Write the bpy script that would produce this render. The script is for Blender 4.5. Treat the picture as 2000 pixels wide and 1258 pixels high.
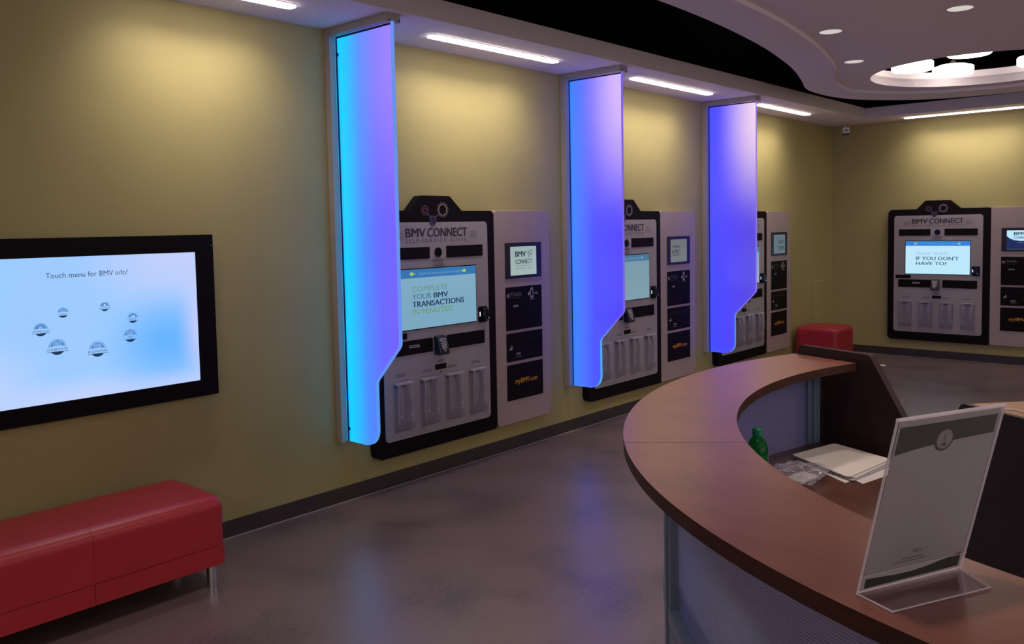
import bpy, bmesh, math, random
from mathutils import Vector, Matrix
from mathutils.geometry import tessellate_polygon
random.seed(7)
PI = math.pi
sc = bpy.context.scene
for o in list(bpy.data.objects):
    bpy.data.objects.remove(o)
COL = sc.collection

# ------------------------------------------------------------------ camera
cam_d = bpy.data.cameras.new('camera'); cam = bpy.data.objects.new('camera', cam_d); COL.objects.link(cam)
cam_d.sensor_fit = 'HORIZONTAL'; cam_d.sensor_width = 36.0; cam_d.lens = 36.0 * 1656.83 / 2000
cam_d.shift_y = -(629 - 549.9) / 2000; cam_d.clip_start = 0.05; cam_d.clip_end = 60
yw, pt, rl = math.radians(41.89), math.radians(-3.6926), math.radians(-1.0989)
fwd = Vector((-math.sin(yw) * math.cos(pt), math.cos(yw) * math.cos(pt), math.sin(pt)))
rgt = Vector((math.cos(yw), math.sin(yw), 0)); upv = rgt.cross(fwd)
r2 = rgt * math.cos(rl) + upv * math.sin(rl); u2 = -rgt * math.sin(rl) + upv * math.cos(rl)
M = Matrix((r2, u2, -fwd)).transposed().to_4x4(); M.translation = Vector((4.048, 0, 1.605))
cam.matrix_world = M
sc.camera = cam

# ------------------------------------------------------------------ world, light levels, exposure
w = bpy.data.worlds.new('world'); sc.world = w; w.use_nodes = True
w.node_tree.nodes['Background'].inputs[0].default_value = (0.6, 0.65, 0.8, 1)
w.node_tree.nodes['Background'].inputs[1].default_value = 0.02
sc.view_settings.view_transform = 'Standard'; sc.view_settings.look = 'None'
sc.view_settings.gamma = 1.0; sc.view_settings.use_curve_mapping = False
sc.view_settings.exposure = 0.0
L_STRIP = 12.5          # lens
P_STRIP = 5.3          # watts of the beam each strip throws at its wall
L_FILL_PANE = 0.9            # added glowing panes in the right wall, fill light         
P_DOWN = 38.0            # watts of each downlight's narrow beam
L_DRUM = 8.0           # drum pendants
L_DOWN = 0.55           # small recessed downlights
L_FIN = 0.84            # edge lit glass fins
L_SCREEN = 0.85
C_STRIP = (1.0, 0.86, 0.76)
L_FILL = 68.0           # added round lamps behind and right of the camera, general fill

ZC = 2.743             # soffit height
YB = 10.444            # back wall
XR = 8.6; YF = -4.2    # right wall, front wall

# ------------------------------------------------------------------ materials
MATS = {}
def newmat(name):
    m = bpy.data.materials.new(name); m.use_nodes = True
    return m, m.node_tree, m.node_tree.nodes['Principled BSDF']
def mat(name, col, rough=0.5, metal=0.0, noise=0.0, nscale=20, bump=0.0, bscale=200, spec=0.5, coat=0.0, stretch=None):
    if name in MATS: return MATS[name]
    m, nt, b = newmat(name)
    b.inputs['Roughness'].default_value = rough; b.inputs['Metallic'].default_value = metal
    b.inputs['Specular IOR Level'].default_value = spec
    b.inputs['Coat Weight'].default_value = coat
    tc = nt.nodes.new('ShaderNodeTexCoord')
    src = tc.outputs['Object']
    if stretch:
        mp = nt.nodes.new('ShaderNodeMapping'); mp.inputs['Scale'].default_value = stretch
        nt.links.new(src, mp.inputs['Vector']); src = mp.outputs['Vector']
    n = nt.nodes.new('ShaderNodeTexNoise'); n.inputs['Scale'].default_value = nscale; n.inputs['Detail'].default_value = 6
    nt.links.new(src, n.inputs['Vector'])
    r = nt.nodes.new('ShaderNodeMapRange')
    r.inputs['From Min'].default_value = 0.3; r.inputs['From Max'].default_value = 0.7
    r.inputs['To Min'].default_value = 1 - noise; r.inputs['To Max'].default_value = 1 + noise
    nt.links.new(n.outputs['Fac'], r.inputs['Value'])
    v = nt.nodes.new('ShaderNodeVectorMath'); v.operation = 'SCALE'; v.inputs[0].default_value = col[:3]
    nt.links.new(r.outputs['Result'], v.inputs['Scale']); nt.links.new(v.outputs['Vector'], b.inputs['Base Color'])
    if bump:
        n2 = nt.nodes.new('ShaderNodeTexNoise'); n2.inputs['Scale'].default_value = bscale; n2.inputs['Detail'].default_value = 3
        nt.links.new(src, n2.inputs['Vector'])
        bp = nt.nodes.new('ShaderNodeBump'); bp.inputs['Strength'].default_value = bump; bp.inputs['Distance'].default_value = 0.002
        nt.links.new(n2.outputs['Fac'], bp.inputs['Height']); nt.links.new(bp.outputs['Normal'], b.inputs['Normal'])
    MATS[name] = m
    return m
def emit(name, col, strength, base=(0.8, 0.8, 0.8)):
    if name in MATS: return MATS[name]
    m, nt, b = newmat(name)
    b.inputs['Base Color'].default_value = (*base, 1)
    b.inputs['Emission Color'].default_value = (*col, 1); b.inputs['Emission Strength'].default_value = strength
    MATS[name] = m
    return m
def clear(name, tint=(0.95, 0.95, 0.97), gloss=0.14, rough=0.08, haze=0.0):
    if name in MATS: return MATS[name]
    m = bpy.data.materials.new(name); m.use_nodes = True; nt = m.node_tree; nt.nodes.clear()
    out = nt.nodes.new('ShaderNodeOutputMaterial')
    t = nt.nodes.new('ShaderNodeBsdfTransparent'); t.inputs[0].default_value = (*tint, 1)
    g = nt.nodes.new('ShaderNodeBsdfGlossy'); g.inputs['Roughness'].default_value = rough; g.inputs[0].default_value = (0.95, 0.95, 1, 1)
    ge = nt.nodes.new('ShaderNodeNewGeometry'); dt = nt.nodes.new('ShaderNodeVectorMath'); dt.operation = 'DOT_PRODUCT'
    nt.links.new(ge.outputs['Normal'], dt.inputs[0]); nt.links.new(ge.outputs['Incoming'], dt.inputs[1])
    ab = nt.nodes.new('ShaderNodeMath'); ab.operation = 'ABSOLUTE'; nt.links.new(dt.outputs['Value'], ab.inputs[0])
    su = nt.nodes.new('ShaderNodeMath'); su.operation = 'SUBTRACT'; su.inputs[0].default_value = 1.0; nt.links.new(ab.outputs[0], su.inputs[1])
    pw = nt.nodes.new('ShaderNodeMath'); pw.operation = 'POWER'; pw.inputs[1].default_value = 4.0; nt.links.new(su.outputs[0], pw.inputs[0])
    ad = nt.nodes.new('ShaderNodeMath'); ad.operation = 'MULTIPLY_ADD'; ad.inputs[1].default_value = 0.7; ad.inputs[2].default_value = 0.006 + gloss * gloss * 0.12
    ad.use_clamp = True
    nt.links.new(pw.outputs[0], ad.inputs[0])
    mx = nt.nodes.new('ShaderNodeMixShader'); nt.links.new(ad.outputs[0], mx.inputs[0])
    nt.links.new(t.outputs[0], mx.inputs[1]); nt.links.new(g.outputs[0], mx.inputs[2])
    last = mx
    if haze:
        d = nt.nodes.new('ShaderNodeBsdfTranslucent'); d.inputs[0].default_value = (0.9, 0.88, 0.92, 1)
        d2 = nt.nodes.new('ShaderNodeBsdfDiffuse'); d2.inputs[0].default_value = (0.9, 0.88, 0.92, 1)
        a = nt.nodes.new('ShaderNodeMixShader'); a.inputs[0].default_value = 0.5
        nt.links.new(d.outputs[0], a.inputs[1]); nt.links.new(d2.outputs[0], a.inputs[2])
        m2 = nt.nodes.new('ShaderNodeMixShader'); m2.inputs[0].default_value = haze
        nt.links.new(mx.outputs[0], m2.inputs[1]); nt.links.new(a.outputs[0], m2.inputs[2]); last = m2
    nt.links.new(last.outputs[0], out.inputs[0])
    MATS[name] = m
    return m

WALL = mat('olive_paint', (0.40, 0.352, 0.152), 0.55, noise=0.03, nscale=3, bump=0.25, bscale=350, spec=0.3)
CEIL = mat('white_ceiling_paint', (0.80, 0.72, 0.78), 0.7, noise=0.015, nscale=2, bump=0.1, bscale=300, spec=0.2)
BLACKP = mat('black_plenum_paint', (0.004, 0.004, 0.004), 0.9, noise=0.1, spec=0.1)
FLOOR = None
BASE = mat('charcoal_vinyl_base', (0.045, 0.037, 0.039), 0.5, noise=0.08, nscale=8)
LIP = mat('light_floor_strip', (0.34, 0.30, 0.31), 0.45)
BLK = mat('black_laminate', (0.010, 0.007, 0.008), 0.6, noise=0.1, spec=0.08)
SILV = mat('silver_grey_laminate', (0.37, 0.33, 0.35), 0.42, noise=0.03, nscale=6, bump=0.05, bscale=500, spec=0.45)
SILV2 = mat('silver_grey_panel', (0.40, 0.315, 0.31), 0.36, noise=0.03, nscale=6, bump=0.05, bscale=500, spec=0.5)
DARKTX = mat('dark_violet_ink', (0.035, 0.022, 0.045), 0.6)
GREYTX = mat('grey_ink', (0.13, 0.11, 0.12), 0.6)
GLOSSB = mat('gloss_black', (0.006, 0.006, 0.008), 0.25, spec=0.3)
WHITEP = mat('white_print', (0.6, 0.6, 0.62), 0.5)
ORANGE = mat('amber_print', (0.85, 0.38, 0.02), 0.5)
RED = mat('red_vinyl', (0.40, 0.024, 0.034), 0.36, noise=0.06, nscale=4, bump=0.12, bscale=260, spec=0.5)
CHROME = mat('brushed_chrome', (0.65, 0.65, 0.68), 0.22, metal=1.0)
METAL = mat('blue_grey_metal', (0.17, 0.22, 0.34), 0.4, metal=0.25, noise=0.03)
ALUW = mat('white_powder_metal', (0.40, 0.37, 0.38), 0.45, noise=0.02)
PAPER = mat('cream_paper', (0.50, 0.465, 0.42), 0.6, noise=0.03, nscale=5)
PAPER2 = mat('white_paper', (0.45, 0.42, 0.40), 0.6, noise=0.03, nscale=5)
CLEAR = clear('clear_acrylic', haze=0.012)
CLEARR = clear('acrylic_rim', tint=(0.93, 0.91, 0.94), gloss=0.8, rough=0.2, haze=0.4)
CLEARE = clear('acrylic_edge', tint=(0.93, 0.91, 0.94), gloss=0.4, rough=0.2, haze=0.13)

def wood(name, c1, c2, rough, stretch, spec=0.5):
    m, nt, b = newmat(name)
    b.inputs['Roughness'].default_value = rough; b.inputs['Specular IOR Level'].default_value = spec
    tc = nt.nodes.new('ShaderNodeTexCoord'); mp = nt.nodes.new('ShaderNodeMapping'); mp.inputs['Scale'].default_value = stretch
    mp.inputs['Rotation'].default_value = (0, 0, 0.9)
    nt.links.new(tc.outputs['Object'], mp.inputs['Vector'])
    n = nt.nodes.new('ShaderNodeTexNoise'); n.inputs['Scale'].default_value = 3.0; n.inputs['Detail'].default_value = 9; n.inputs['Distortion'].default_value = 0.6
    nt.links.new(mp.outputs[0], n.inputs['Vector'])
    n2 = nt.nodes.new('ShaderNodeTexNoise'); n2.inputs['Scale'].default_value = 40.0; n2.inputs['Detail'].default_value = 4
    nt.links.new(mp.outputs[0], n2.inputs['Vector'])
    ad = nt.nodes.new('ShaderNodeMath'); ad.operation = 'MULTIPLY_ADD'; ad.inputs[1].default_value = 0.35
    nt.links.new(n2.outputs['Fac'], ad.inputs[0]); nt.links.new(n.outputs['Fac'], ad.inputs[2])
    cr = nt.nodes.new('ShaderNodeValToRGB'); cr.color_ramp.elements[0].position = 0.45; cr.color_ramp.elements[1].position = 0.9
    cr.color_ramp.elements[0].color = (*c1, 1); cr.color_ramp.elements[1].color = (*c2, 1)
    nt.links.new(ad.outputs[0], cr.inputs[0]); nt.links.new(cr.outputs[0], b.inputs['Base Color'])
    bp = nt.nodes.new('ShaderNodeBump'); bp.inputs['Strength'].default_value = 0.08; bp.inputs['Distance'].default_value = 0.001
    nt.links.new(n2.outputs['Fac'], bp.inputs['Height']); nt.links.new(bp.outputs[0], b.inputs['Normal'])
    MATS[name] = m
    return m
WOOD = wood('walnut_laminate', (0.150, 0.053, 0.035), (0.205, 0.076, 0.051), 0.30, (1, 4, 1))
WOODE = wood('walnut_edge', (0.040, 0.016, 0.013), (0.07, 0.028, 0.022), 0.45, (3, 3, 30), 0.25)
WOODD = wood('dark_walnut_panel', (0.020, 0.010, 0.011), (0.036, 0.017, 0.017), 0.5, (1, 1, 8), 0.2)

def floor_mat():
    m, nt, b = newmat('mauve_vinyl_floor')
    tc = nt.nodes.new('ShaderNodeTexCoord')
    def noise(s, d, st=None):
        n = nt.nodes.new('ShaderNodeTexNoise'); n.inputs['Scale'].default_value = s; n.inputs['Detail'].default_value = d
        if st:
            mp = nt.nodes.new('ShaderNodeMapping'); mp.inputs['Scale'].default_value = st
            nt.links.new(tc.outputs['Object'], mp.inputs[0]); nt.links.new(mp.outputs[0], n.inputs[0])
        else: nt.links.new(tc.outputs['Object'], n.inputs[0])
        return n
    a = noise(2.2, 5); c = noise(30, 6, (1, 3, 1)); d = noise(220, 2)
    s1 = nt.nodes.new('ShaderNodeMath'); s1.operation = 'MULTIPLY_ADD'; s1.inputs[1].default_value = 0.60
    nt.links.new(c.outputs['Fac'], s1.inputs[0]); nt.links.new(a.outputs['Fac'], s1.inputs[2])
    s2 = nt.nodes.new('ShaderNodeMath'); s2.operation = 'MULTIPLY_ADD'; s2.inputs[1].default_value = 0.35
    nt.links.new(d.outputs['Fac'], s2.inputs[0]); nt.links.new(s1.outputs[0], s2.inputs[2])
    cr = nt.nodes.new('ShaderNodeValToRGB'); cr.color_ramp.elements[0].position = 0.78; cr.color_ramp.elements[1].position = 1.16
    cr.color_ramp.elements[0].color = (0.104, 0.073, 0.077, 1); cr.color_ramp.elements[1].color = (0.165, 0.117, 0.120, 1)
    nt.links.new(s2.outputs[0], cr.inputs[0]); nt.links.new(cr.outputs[0], b.inputs['Base Color'])
    b.inputs['Roughness'].default_value = 0.40; b.inputs['Specular IOR Level'].default_value = 0.85
    rr = nt.nodes.new('ShaderNodeMapRange'); rr.inputs['To Min'].default_value = 0.28; rr.inputs['To Max'].default_value = 0.36
    nt.links.new(a.outputs['Fac'], rr.inputs[0]); nt.links.new(rr.outputs[0], b.inputs['Roughness'])
    bp = nt.nodes.new('ShaderNodeBump'); bp.inputs['Strength'].default_value = 0.15; bp.inputs['Distance'].default_value = 0.001
    nt.links.new(c.outputs['Fac'], bp.inputs['Height']); nt.links.new(bp.outputs[0], b.inputs['Normal'])
    return m
FLOOR = floor_mat()

# ------------------------------------------------------------------ geometry helpers
def tag(o, label=None, cat=None, group=None, kind=None):
    if label: o['label'] = label
    if cat: o['category'] = cat
    if group: o['group'] = group
    if kind: o['kind'] = kind
    return o
def thing(name, label, cat, loc=(0, 0, 0), rotz=0.0, group=None):
    o = bpy.data.objects.new(name, None); COL.objects.link(o); o.empty_display_size = 0.05
    o.location = loc; o.rotation_euler = (0, 0, rotz)
    return tag(o, label, cat, group)
class MB:
    def __init__(s): s.v = []; s.f = []; s.mi = []; s.cm = 0
    def add(s, vs, fs):
        k = len(s.v); s.v += [tuple(p) for p in vs]; s.f += [tuple(i + k for i in f) for f in fs]; s.mi += [s.cm] * len(fs)
        return s
    def box(s, x0, x1, y0, y1, z0, z1):
        return s.add([(x0, y0, z0), (x1, y0, z0), (x1, y1, z0), (x0, y1, z0), (x0, y0, z1), (x1, y0, z1), (x1, y1, z1), (x0, y1, z1)],
                     [(0, 3, 2, 1), (4, 5, 6, 7), (0, 1, 5, 4), (1, 2, 6, 5), (2, 3, 7, 6), (3, 0, 4, 7)])
    def prism(s, pts, a, b, axis='y', holes=()):
        """outline pts (p,q); extruded from a to b along axis. axis y: (p,a,q); axis z: (p,q,a)"""
        def mk(p, t): return (p[0], t, p[1]) if axis == 'y' else ((p[0], p[1], t) if axis == 'z' else (t, p[0], p[1]))
        loops = [list(pts)] + [list(h) for h in holes]
        flat = [p for L in loops for p in L]; n = len(flat)
        if len(loops) == 1 and len(pts) < 5 or len(loops) == 1 and convex(pts):
            tris = [tuple(range(len(pts)))]
        else:
            tris = tessellate_polygon([[Vector((p[0], p[1], 0)) for p in L] for L in loops])
        vs = [mk(p, a) for p in flat] + [mk(p, b) for p in flat]
        fs = [tuple(t) for t in tris] + [tuple(i + n for i in reversed(t)) for t in tris]
        k = 0
        for L in loops:
            m = len(L)
            for i in range(m):
                j = (i + 1) % m; fs.append((k + i, k + j, k + j + n, k + i + n))
            k += m
        return s.add(vs, fs)
    def cyl(s, c, r, h, axis='z', n=24, r2=None):
        r2 = r if r2 is None else r2
        vs = []
        for t, rr in ((0, r), (h, r2)):
            for i in range(n):
                a = 2 * PI * i / n; p, q = rr * math.cos(a), rr * math.sin(a)
                if axis == 'z': vs.append((c[0] + p, c[1] + q, c[2] + t))
                elif axis == 'y': vs.append((c[0] + p, c[1] + t, c[2] + q))
                else: vs.append((c[0] + t, c[1] + p, c[2] + q))
        fs = [tuple(range(n)), tuple(range(2 * n - 1, n - 1, -1))] + [(i, (i + 1) % n, (i + 1) % n + n, i + n) for i in range(n)]
        return s.add(vs, fs)
    def ring(s, c, r0, r1, y0, y1, n=36):
        """annulus in the xz plane between y0 and y1"""
        o = [(c[0] + r1 * math.cos(2 * PI * i / n), c[1] + r1 * math.sin(2 * PI * i / n)) for i in range(n)]
        h = [(c[0] + r0 * math.cos(2 * PI * i / n), c[1] + r0 * math.sin(2 * PI * i / n)) for i in range(n)]
        vs = [];
        for y in (y0, y1):
            vs += [(p[0], y, p[1]) for p in o] + [(p[0], y, p[1]) for p in h]
        fs = []
        for i in range(n):
            j = (i + 1) % n
            fs += [(i, j, n + j, n + i), (2 * n + i, 3 * n + i, 3 * n + j, 2 * n + j), (i, 2 * n + i, 2 * n + j, j), (n + i, n + j, 3 * n + j, 3 * n + i)]
        return s.add(vs, fs)
    def tube(s, pts, r, n=8):
        P = [Vector(p) for p in pts]; vs = []; fs = []
        for i, p in enumerate(P):
            t = (P[min(i + 1, len(P) - 1)] - P[max(i - 1, 0)]).normalized()
            a = Vector((0, 0, 1)) if abs(t.z) < 0.9 else Vector((1, 0, 0))
            u = t.cross(a).normalized(); v = t.cross(u)
            vs += [tuple(p + u * r * math.cos(2 * PI * k / n) + v * r * math.sin(2 * PI * k / n)) for k in range(n)]
        for i in range(len(P) - 1):
            for k in range(n):
                fs.append((i * n + k, i * n + (k + 1) % n, (i + 1) * n + (k + 1) % n, (i + 1) * n + k))
        fs += [tuple(range(n)), tuple(range(len(vs) - 1, len(vs) - n - 1, -1))]
        return s.add(vs, fs)
    def lathe(s, prof, c=(0, 0, 0), n=28):
        vs = []; fs = []
        for r, z in prof:
            vs += [(c[0] + r * math.cos(2 * PI * k / n), c[1] + r * math.sin(2 * PI * k / n), c[2] + z) for k in range(n)]
        for i in range(len(prof) - 1):
            for k in range(n):
                fs.append((i * n + k, i * n + (k + 1) % n, (i + 1) * n + (k + 1) % n, (i + 1) * n + k))
        return s.add(vs, fs)
    def arc(s, c, r0, r1, a0, a1, z0, z1, n=48):
        """curved slab, angles in degrees"""
        o = []; h = []
        for i in range(n + 1):
            a = math.radians(a0 + (a1 - a0) * i / n); ca, sa = math.cos(a), math.sin(a)
            o.append((c[0] + r1 * ca, c[1] + r1 * sa)); h.append((c[0] + r0 * ca, c[1] + r0 * sa))
        m = n + 1; vs = []
        for z in (z0, z1): vs += [(*p, z) for p in o] + [(*p, z) for p in h]
        fs = []
        for i in range(n):
            j = i + 1
            fs += [(i, j, m + j, m + i)[::-1], (2 * m + i, 2 * m + j, 3 * m + j, 3 * m + i), (i, j, 2 * m + j, 2 * m + i), (m + i, 3 * m + i, 3 * m + j, m + j)]
        fs += [(0, 2 * m, 3 * m, m), (n, m + n, 3 * m + n, 2 * m + n)]
        return s.add(vs, fs)
    def build(s, name, material, parent=None, off=(0, 0, 0), bevel=0.0, smooth=False, seg=2, kind=None, label=None):
        me = bpy.data.meshes.new(name)
        me.from_pydata([(p[0] + off[0], p[1] + off[1], p[2] + off[2]) for p in s.v], [], s.f)
        ms = material if isinstance(material, (list, tuple)) else [material]
        for m in ms: me.materials.append(m)
        if len(ms) > 1: me.polygons.foreach_set('material_index', s.mi)
        bm = bmesh.new(); bm.from_mesh(me); bmesh.ops.recalc_face_normals(bm, faces=bm.faces); bm.to_mesh(me); bm.free()
        o = bpy.data.objects.new(name, me); COL.objects.link(o)
        if parent: o.parent = parent
        if smooth:
            me.shade_smooth(); me.set_sharp_from_angle(angle=0.8)
        if bevel:
            b = o.modifiers.new('bevel', 'BEVEL'); b.width = bevel; b.segments = seg; b.limit_method = 'ANGLE'; b.angle_limit = 0.6
            b.harden_normals = False
            me.shade_smooth()
            wn = o.modifiers.new('wn', 'WEIGHTED_NORMAL'); wn.keep_sharp = True
        if kind: o['kind'] = kind
        if label: o['label'] = label
        return o
def convex(pts):
    sgn = 0; n = len(pts)
    for i in range(n):
        a, b, c = pts[i], pts[(i + 1) % n], pts[(i + 2) % n]
        z = (b[0] - a[0]) * (c[1] - b[1]) - (b[1] - a[1]) * (c[0] - b[0])
        if abs(z) < 1e-12: continue
        if sgn == 0: sgn = 1 if z > 0 else -1
        elif sgn * z < 0: return False
    return True
def rounded(pts, rad, n=6):
    """round the corners of an outline; rad is one radius or a list"""
    out = []; N = len(pts)
    for i in range(N):
        r = rad[i] if isinstance(rad, (list, tuple)) else rad
        p = Vector(pts[i]); a = Vector(pts[i - 1]) - p; b = Vector(pts[(i + 1) % N]) - p
        if r <= 0: out.append(tuple(p)); continue
        ang = a.angle(b); d = min(r / math.tan(ang / 2), a.length * 0.49, b.length * 0.49); rr = d * math.tan(ang / 2)
        p0 = p + a.normalized() * d; p1 = p + b.normalized() * d
        c = p + (a.normalized() + b.normalized()).normalized() * (rr / math.sin(ang / 2))
        v0 = p0 - c; v1 = p1 - c; tot = v0.angle(v1); s = 1 if v0.x * v1.y - v0.y * v1.x > 0 else -1
        for k in range(n + 1):
            t = s * tot * k / n; out.append((c.x + v0.x * math.cos(t) - v0.y * math.sin(t), c.y + v0.x * math.sin(t) + v0.y * math.cos(t)))
    return out
def rrect(x0, x1, z0, z1, r, n=5): return rounded([(x0, z0), (x1, z0), (x1, z1), (x0, z1)], r, n)
def circ(c, r, n=32): return [(c[0] + r * math.cos(2 * PI * i / n), c[1] + r * math.sin(2 * PI * i / n)) for i in range(n)]
def spline(P, n=8):
    out = []
    for i in range(len(P) - 1):
        p0, p1, p2, p3 = P[max(i - 1, 0)], P[i], P[i + 1], P[min(i + 2, len(P) - 1)]
        for k in range(n):
            t = k / n
            out.append(tuple(0.5 * (2 * p1[j] + (-p0[j] + p2[j]) * t + (2 * p0[j] - 5 * p1[j] + 4 * p2[j] - p3[j]) * t * t
                                    + (-p0[j] + 3 * p1[j] - 3 * p2[j] + p3[j]) * t ** 3) for j in (0, 1)))
    out.append(tuple(P[-1]))
    return out

DG = None
TEXTCACHE = {}
def glyphs(txt, bold, space, shear):
    key = (txt, bold, space, shear)
    if key in TEXTCACHE: return TEXTCACHE[key]
    cu = bpy.data.curves.new('t', 'FONT'); cu.body = txt; cu.size = 1.0; cu.offset = bold; cu.space_character = space; cu.shear = shear
    cu.resolution_u = 3
    o = bpy.data.objects.new('t', cu); COL.objects.link(o)
    dg = bpy.context.evaluated_depsgraph_get(); dg.update()
    me = bpy.data.meshes.new_from_object(o.evaluated_get(dg))
    vs = [v.co.copy() for v in me.vertices]; fs = [tuple(p.vertices) for p in me.polygons]
    bpy.data.objects.remove(o); bpy.data.meshes.remove(me); bpy.data.curves.remove(cu)
    TEXTCACHE[key] = (vs, fs)
    return vs, fs
def text(mb, txt, u0, z0, width, cap, y, bold=0.0, space=1.0, shear=0.0, flip=False):
    """write txt with left edge u0, base line z0, total width and capital height, lying at depth y facing -y"""
    if bold > 0:
        for dx in (-0.5, 0.5): text(mb, txt, u0 + dx * bold * cap * 1.6, z0, width, cap, y + dx * 0.0005, 0.0, space, shear, flip)
    vs, fs = glyphs(txt, 0.0, space, shear)
    x0 = min(v.x for v in vs); x1 = max(v.x for v in vs); k = width / (x1 - x0)
    kz = cap / 0.70
    if flip:
        mb.add([(u0 + width - (v.x - x0) * k, y, z0 + v.y * kz) for v in vs], fs)
    else:
        mb.add([(u0 + (v.x - x0) * k, y, z0 + v.y * kz) for v in vs], fs)
    return mb
def scribble(mb, u0, u1, z, h, y, n=1, gap=None):
    """tiny unreadable caption: a row of short letter-like ticks"""
    for k in range(n):
        zz = z - k * (gap or h * 1.7); u = u0 + random.uniform(0, 0.1) * (u1 - u0); e = u1 - random.uniform(0, 0.1) * (u1 - u0)
        while u < e:
            wd = random.uniform(0.5, 1.4) * h
            mb.add([(u, y, zz), (min(u + wd, e), y, zz), (min(u + wd, e), y, zz + h * random.uniform(0.7, 1)), (u, y, zz + h)], [(0, 1, 2, 3)])
            u += wd + h * 0.28
    return mb

# ================================================================== the room
def struct(o, label=None):
    o['kind'] = 'structure'
    if label: o['label'] = label
    return o
struct(MB().box(-0.2, XR + 0.2, YF - 0.2, YB + 0.2, -0.12, 0).build('floor', FLOOR))
struct(MB().box(-0.2, 0, YF - 0.2, YB + 0.2, 0, 3.7).build('wall_left', WALL))
struct(MB().box(0, XR, YB, YB + 0.2, 0, 3.7).build('wall_back', WALL))
WY0, WY1, WZ0, WZ1 = -2.6, 6.4, 0.5, 2.5
wr = MB(); wr.prism([(YF - 0.2, 0), (YB + 0.2, 0), (YB + 0.2, 3.7), (YF - 0.2, 3.7)], XR, XR + 0.2, 'x', [[(WY0, WZ0), (WY1, WZ0), (WY1, WZ1), (WY0, WZ1)]])
struct(wr.build('wall_right', WALL))
for k in range(3):  # added frames with glowing panes, fill light from the unseen wall
    a = WY0 + (WY1 - WY0) * k / 3; b = WY0 + (WY1 - WY0) * (k + 1) / 3
    fr = MB(); fr.prism([(a, WZ0), (b, WZ0), (b, WZ1), (a, WZ1)], XR + 0.02, XR + 0.09, 'x', [[(a + 0.05, WZ0 + 0.05), (b - 0.05, WZ0 + 0.05), (b - 0.05, WZ1 - 0.05), (a + 0.05, WZ1 - 0.05)]])
    wn_ = struct(fr.build('added_window_%d' % (k + 1), ALUW))
    MB().box(XR + 0.055, XR + 0.06, a + 0.05, b - 0.05, WZ0 + 0.05, WZ1 - 0.05).build('pane', emit('added_glow_pane', (1.0, 0.86, 0.88), L_FILL_PANE), wn_)
struct(MB().box(0, XR, YF - 0.2, YF, 0, 3.7).build('wall_front', WALL))
struct(MB().box(-0.2, XR + 0.2, YF - 0.2, YB + 0.2, 3.7, 3.85).build('ceiling', BLACKP))
# black lining of the plenum above the soffits
ZF = 2.862
pl = MB(); pl.box(0.0, 0.012, YF, YB, ZF + 0.01, 3.7); pl.box(0.012, XR, YB - 0.012, YB, ZF + 0.01, 3.7)
struct(pl.build('trim_5', BLACKP))
# soffits round the room
SX = 0.597
struct(MB().box(0, SX, YF, YB, ZC, ZF).build('trim_1', CEIL, bevel=0.004))
struct(MB().box(SX, XR, 9.83, YB, ZC, ZF - 0.005).build('trim_2', CEIL, bevel=0.004))
# shallow painted chase cover beside the corner
struct(MB().box(0, 0.028, 9.83, 10.14, 0.10, 0.895).build('trim_6', WALL, bevel=0.004))
# baseboards with the pale flash strip at their foot
for nm, b0, l0 in (('baseboard_left', (0, 0.007, YF, YB, 0.0, 0.0925), (0.007, 0.016, YF, YB - 0.016, 0, 0.004)),
                   ('baseboard_back', (0.007, XR, YB - 0.007, YB, 0.0, 0.0925), (0.016, XR, YB - 0.016, YB - 0.007, 0, 0.004))):
    bb = struct(MB().box(*b0).build(nm, BASE, bevel=0.002))
    MB().box(*l0).build('floor_strip', LIP, bb)
# suspended ceiling cloud: lower border band, upper centre panel with a round opening
ZB = ZC; ZI = 2.77
def arcx(cx, cy, r, y): return cx + math.sqrt(r * r - (y - cy) ** 2)
outl = [(arcx(-8.5, 3.59, 10.18, y), y) for y in (-3.4, -2.4, -1.4, -0.4, 0.6, 1.6, 2.6, 3.6, 4.4, 5.2, 5.9, 6.4)]
outl += [(1.123, 6.904), (1.052, 7.1), (0.998, 7.319), (0.977, 7.58), (0.986, 7.83), (1.022, 8.06), (1.085, 8.235), (1.19, 8.40), (1.337, 8.58), (1.51, 8.74), (1.75, 8.855), (2.06, 8.905), (2.34, 8.915),
         (2.8, 8.88), (3.5, 8.68), (4.5, 8.3), (6.0, 8.1), (7.9, 8.1)]
O1 = spline(outl, 5) + [(7.9, -3.4)]
innl = [(arcx(-7.36, 3.76, 9.32, y), y) for y in (-3.1, -2.1, -1.1, -0.1, 0.9, 1.9, 2.9, 3.8, 4.6, 5.3, 6.0, 6.5)]
innl += [(1.37, 6.95), (1.29, 7.2), (1.247, 7.434), (1.228, 7.62), (1.236, 7.72), (1.262, 7.79), (1.321, 7.917), (1.45, 8.13), (1.63, 8.32), (1.854, 8.44), (2.1, 8.50), (2.4, 8.53), (2.8, 8.50), (3.5, 8.31), (4.5, 7.95), (6.0, 7.75), (7.6, 7.75)]
I1 = spline(innl, 5) + [(7.6, -3.1)]
OC = (2.295, 7.555); OR = 0.808
cb = struct(MB().prism(O1, ZB, ZI + 0.075, 'z', [I1]).build('trim_3', CEIL, smooth=None))
cc = MB().prism([(x, y) for x, y in I1], ZI, ZI + 0.07, 'z', [circ(OC, OR, 72)])
struct(cc.build('trim_4', CEIL, smooth=None))
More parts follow.
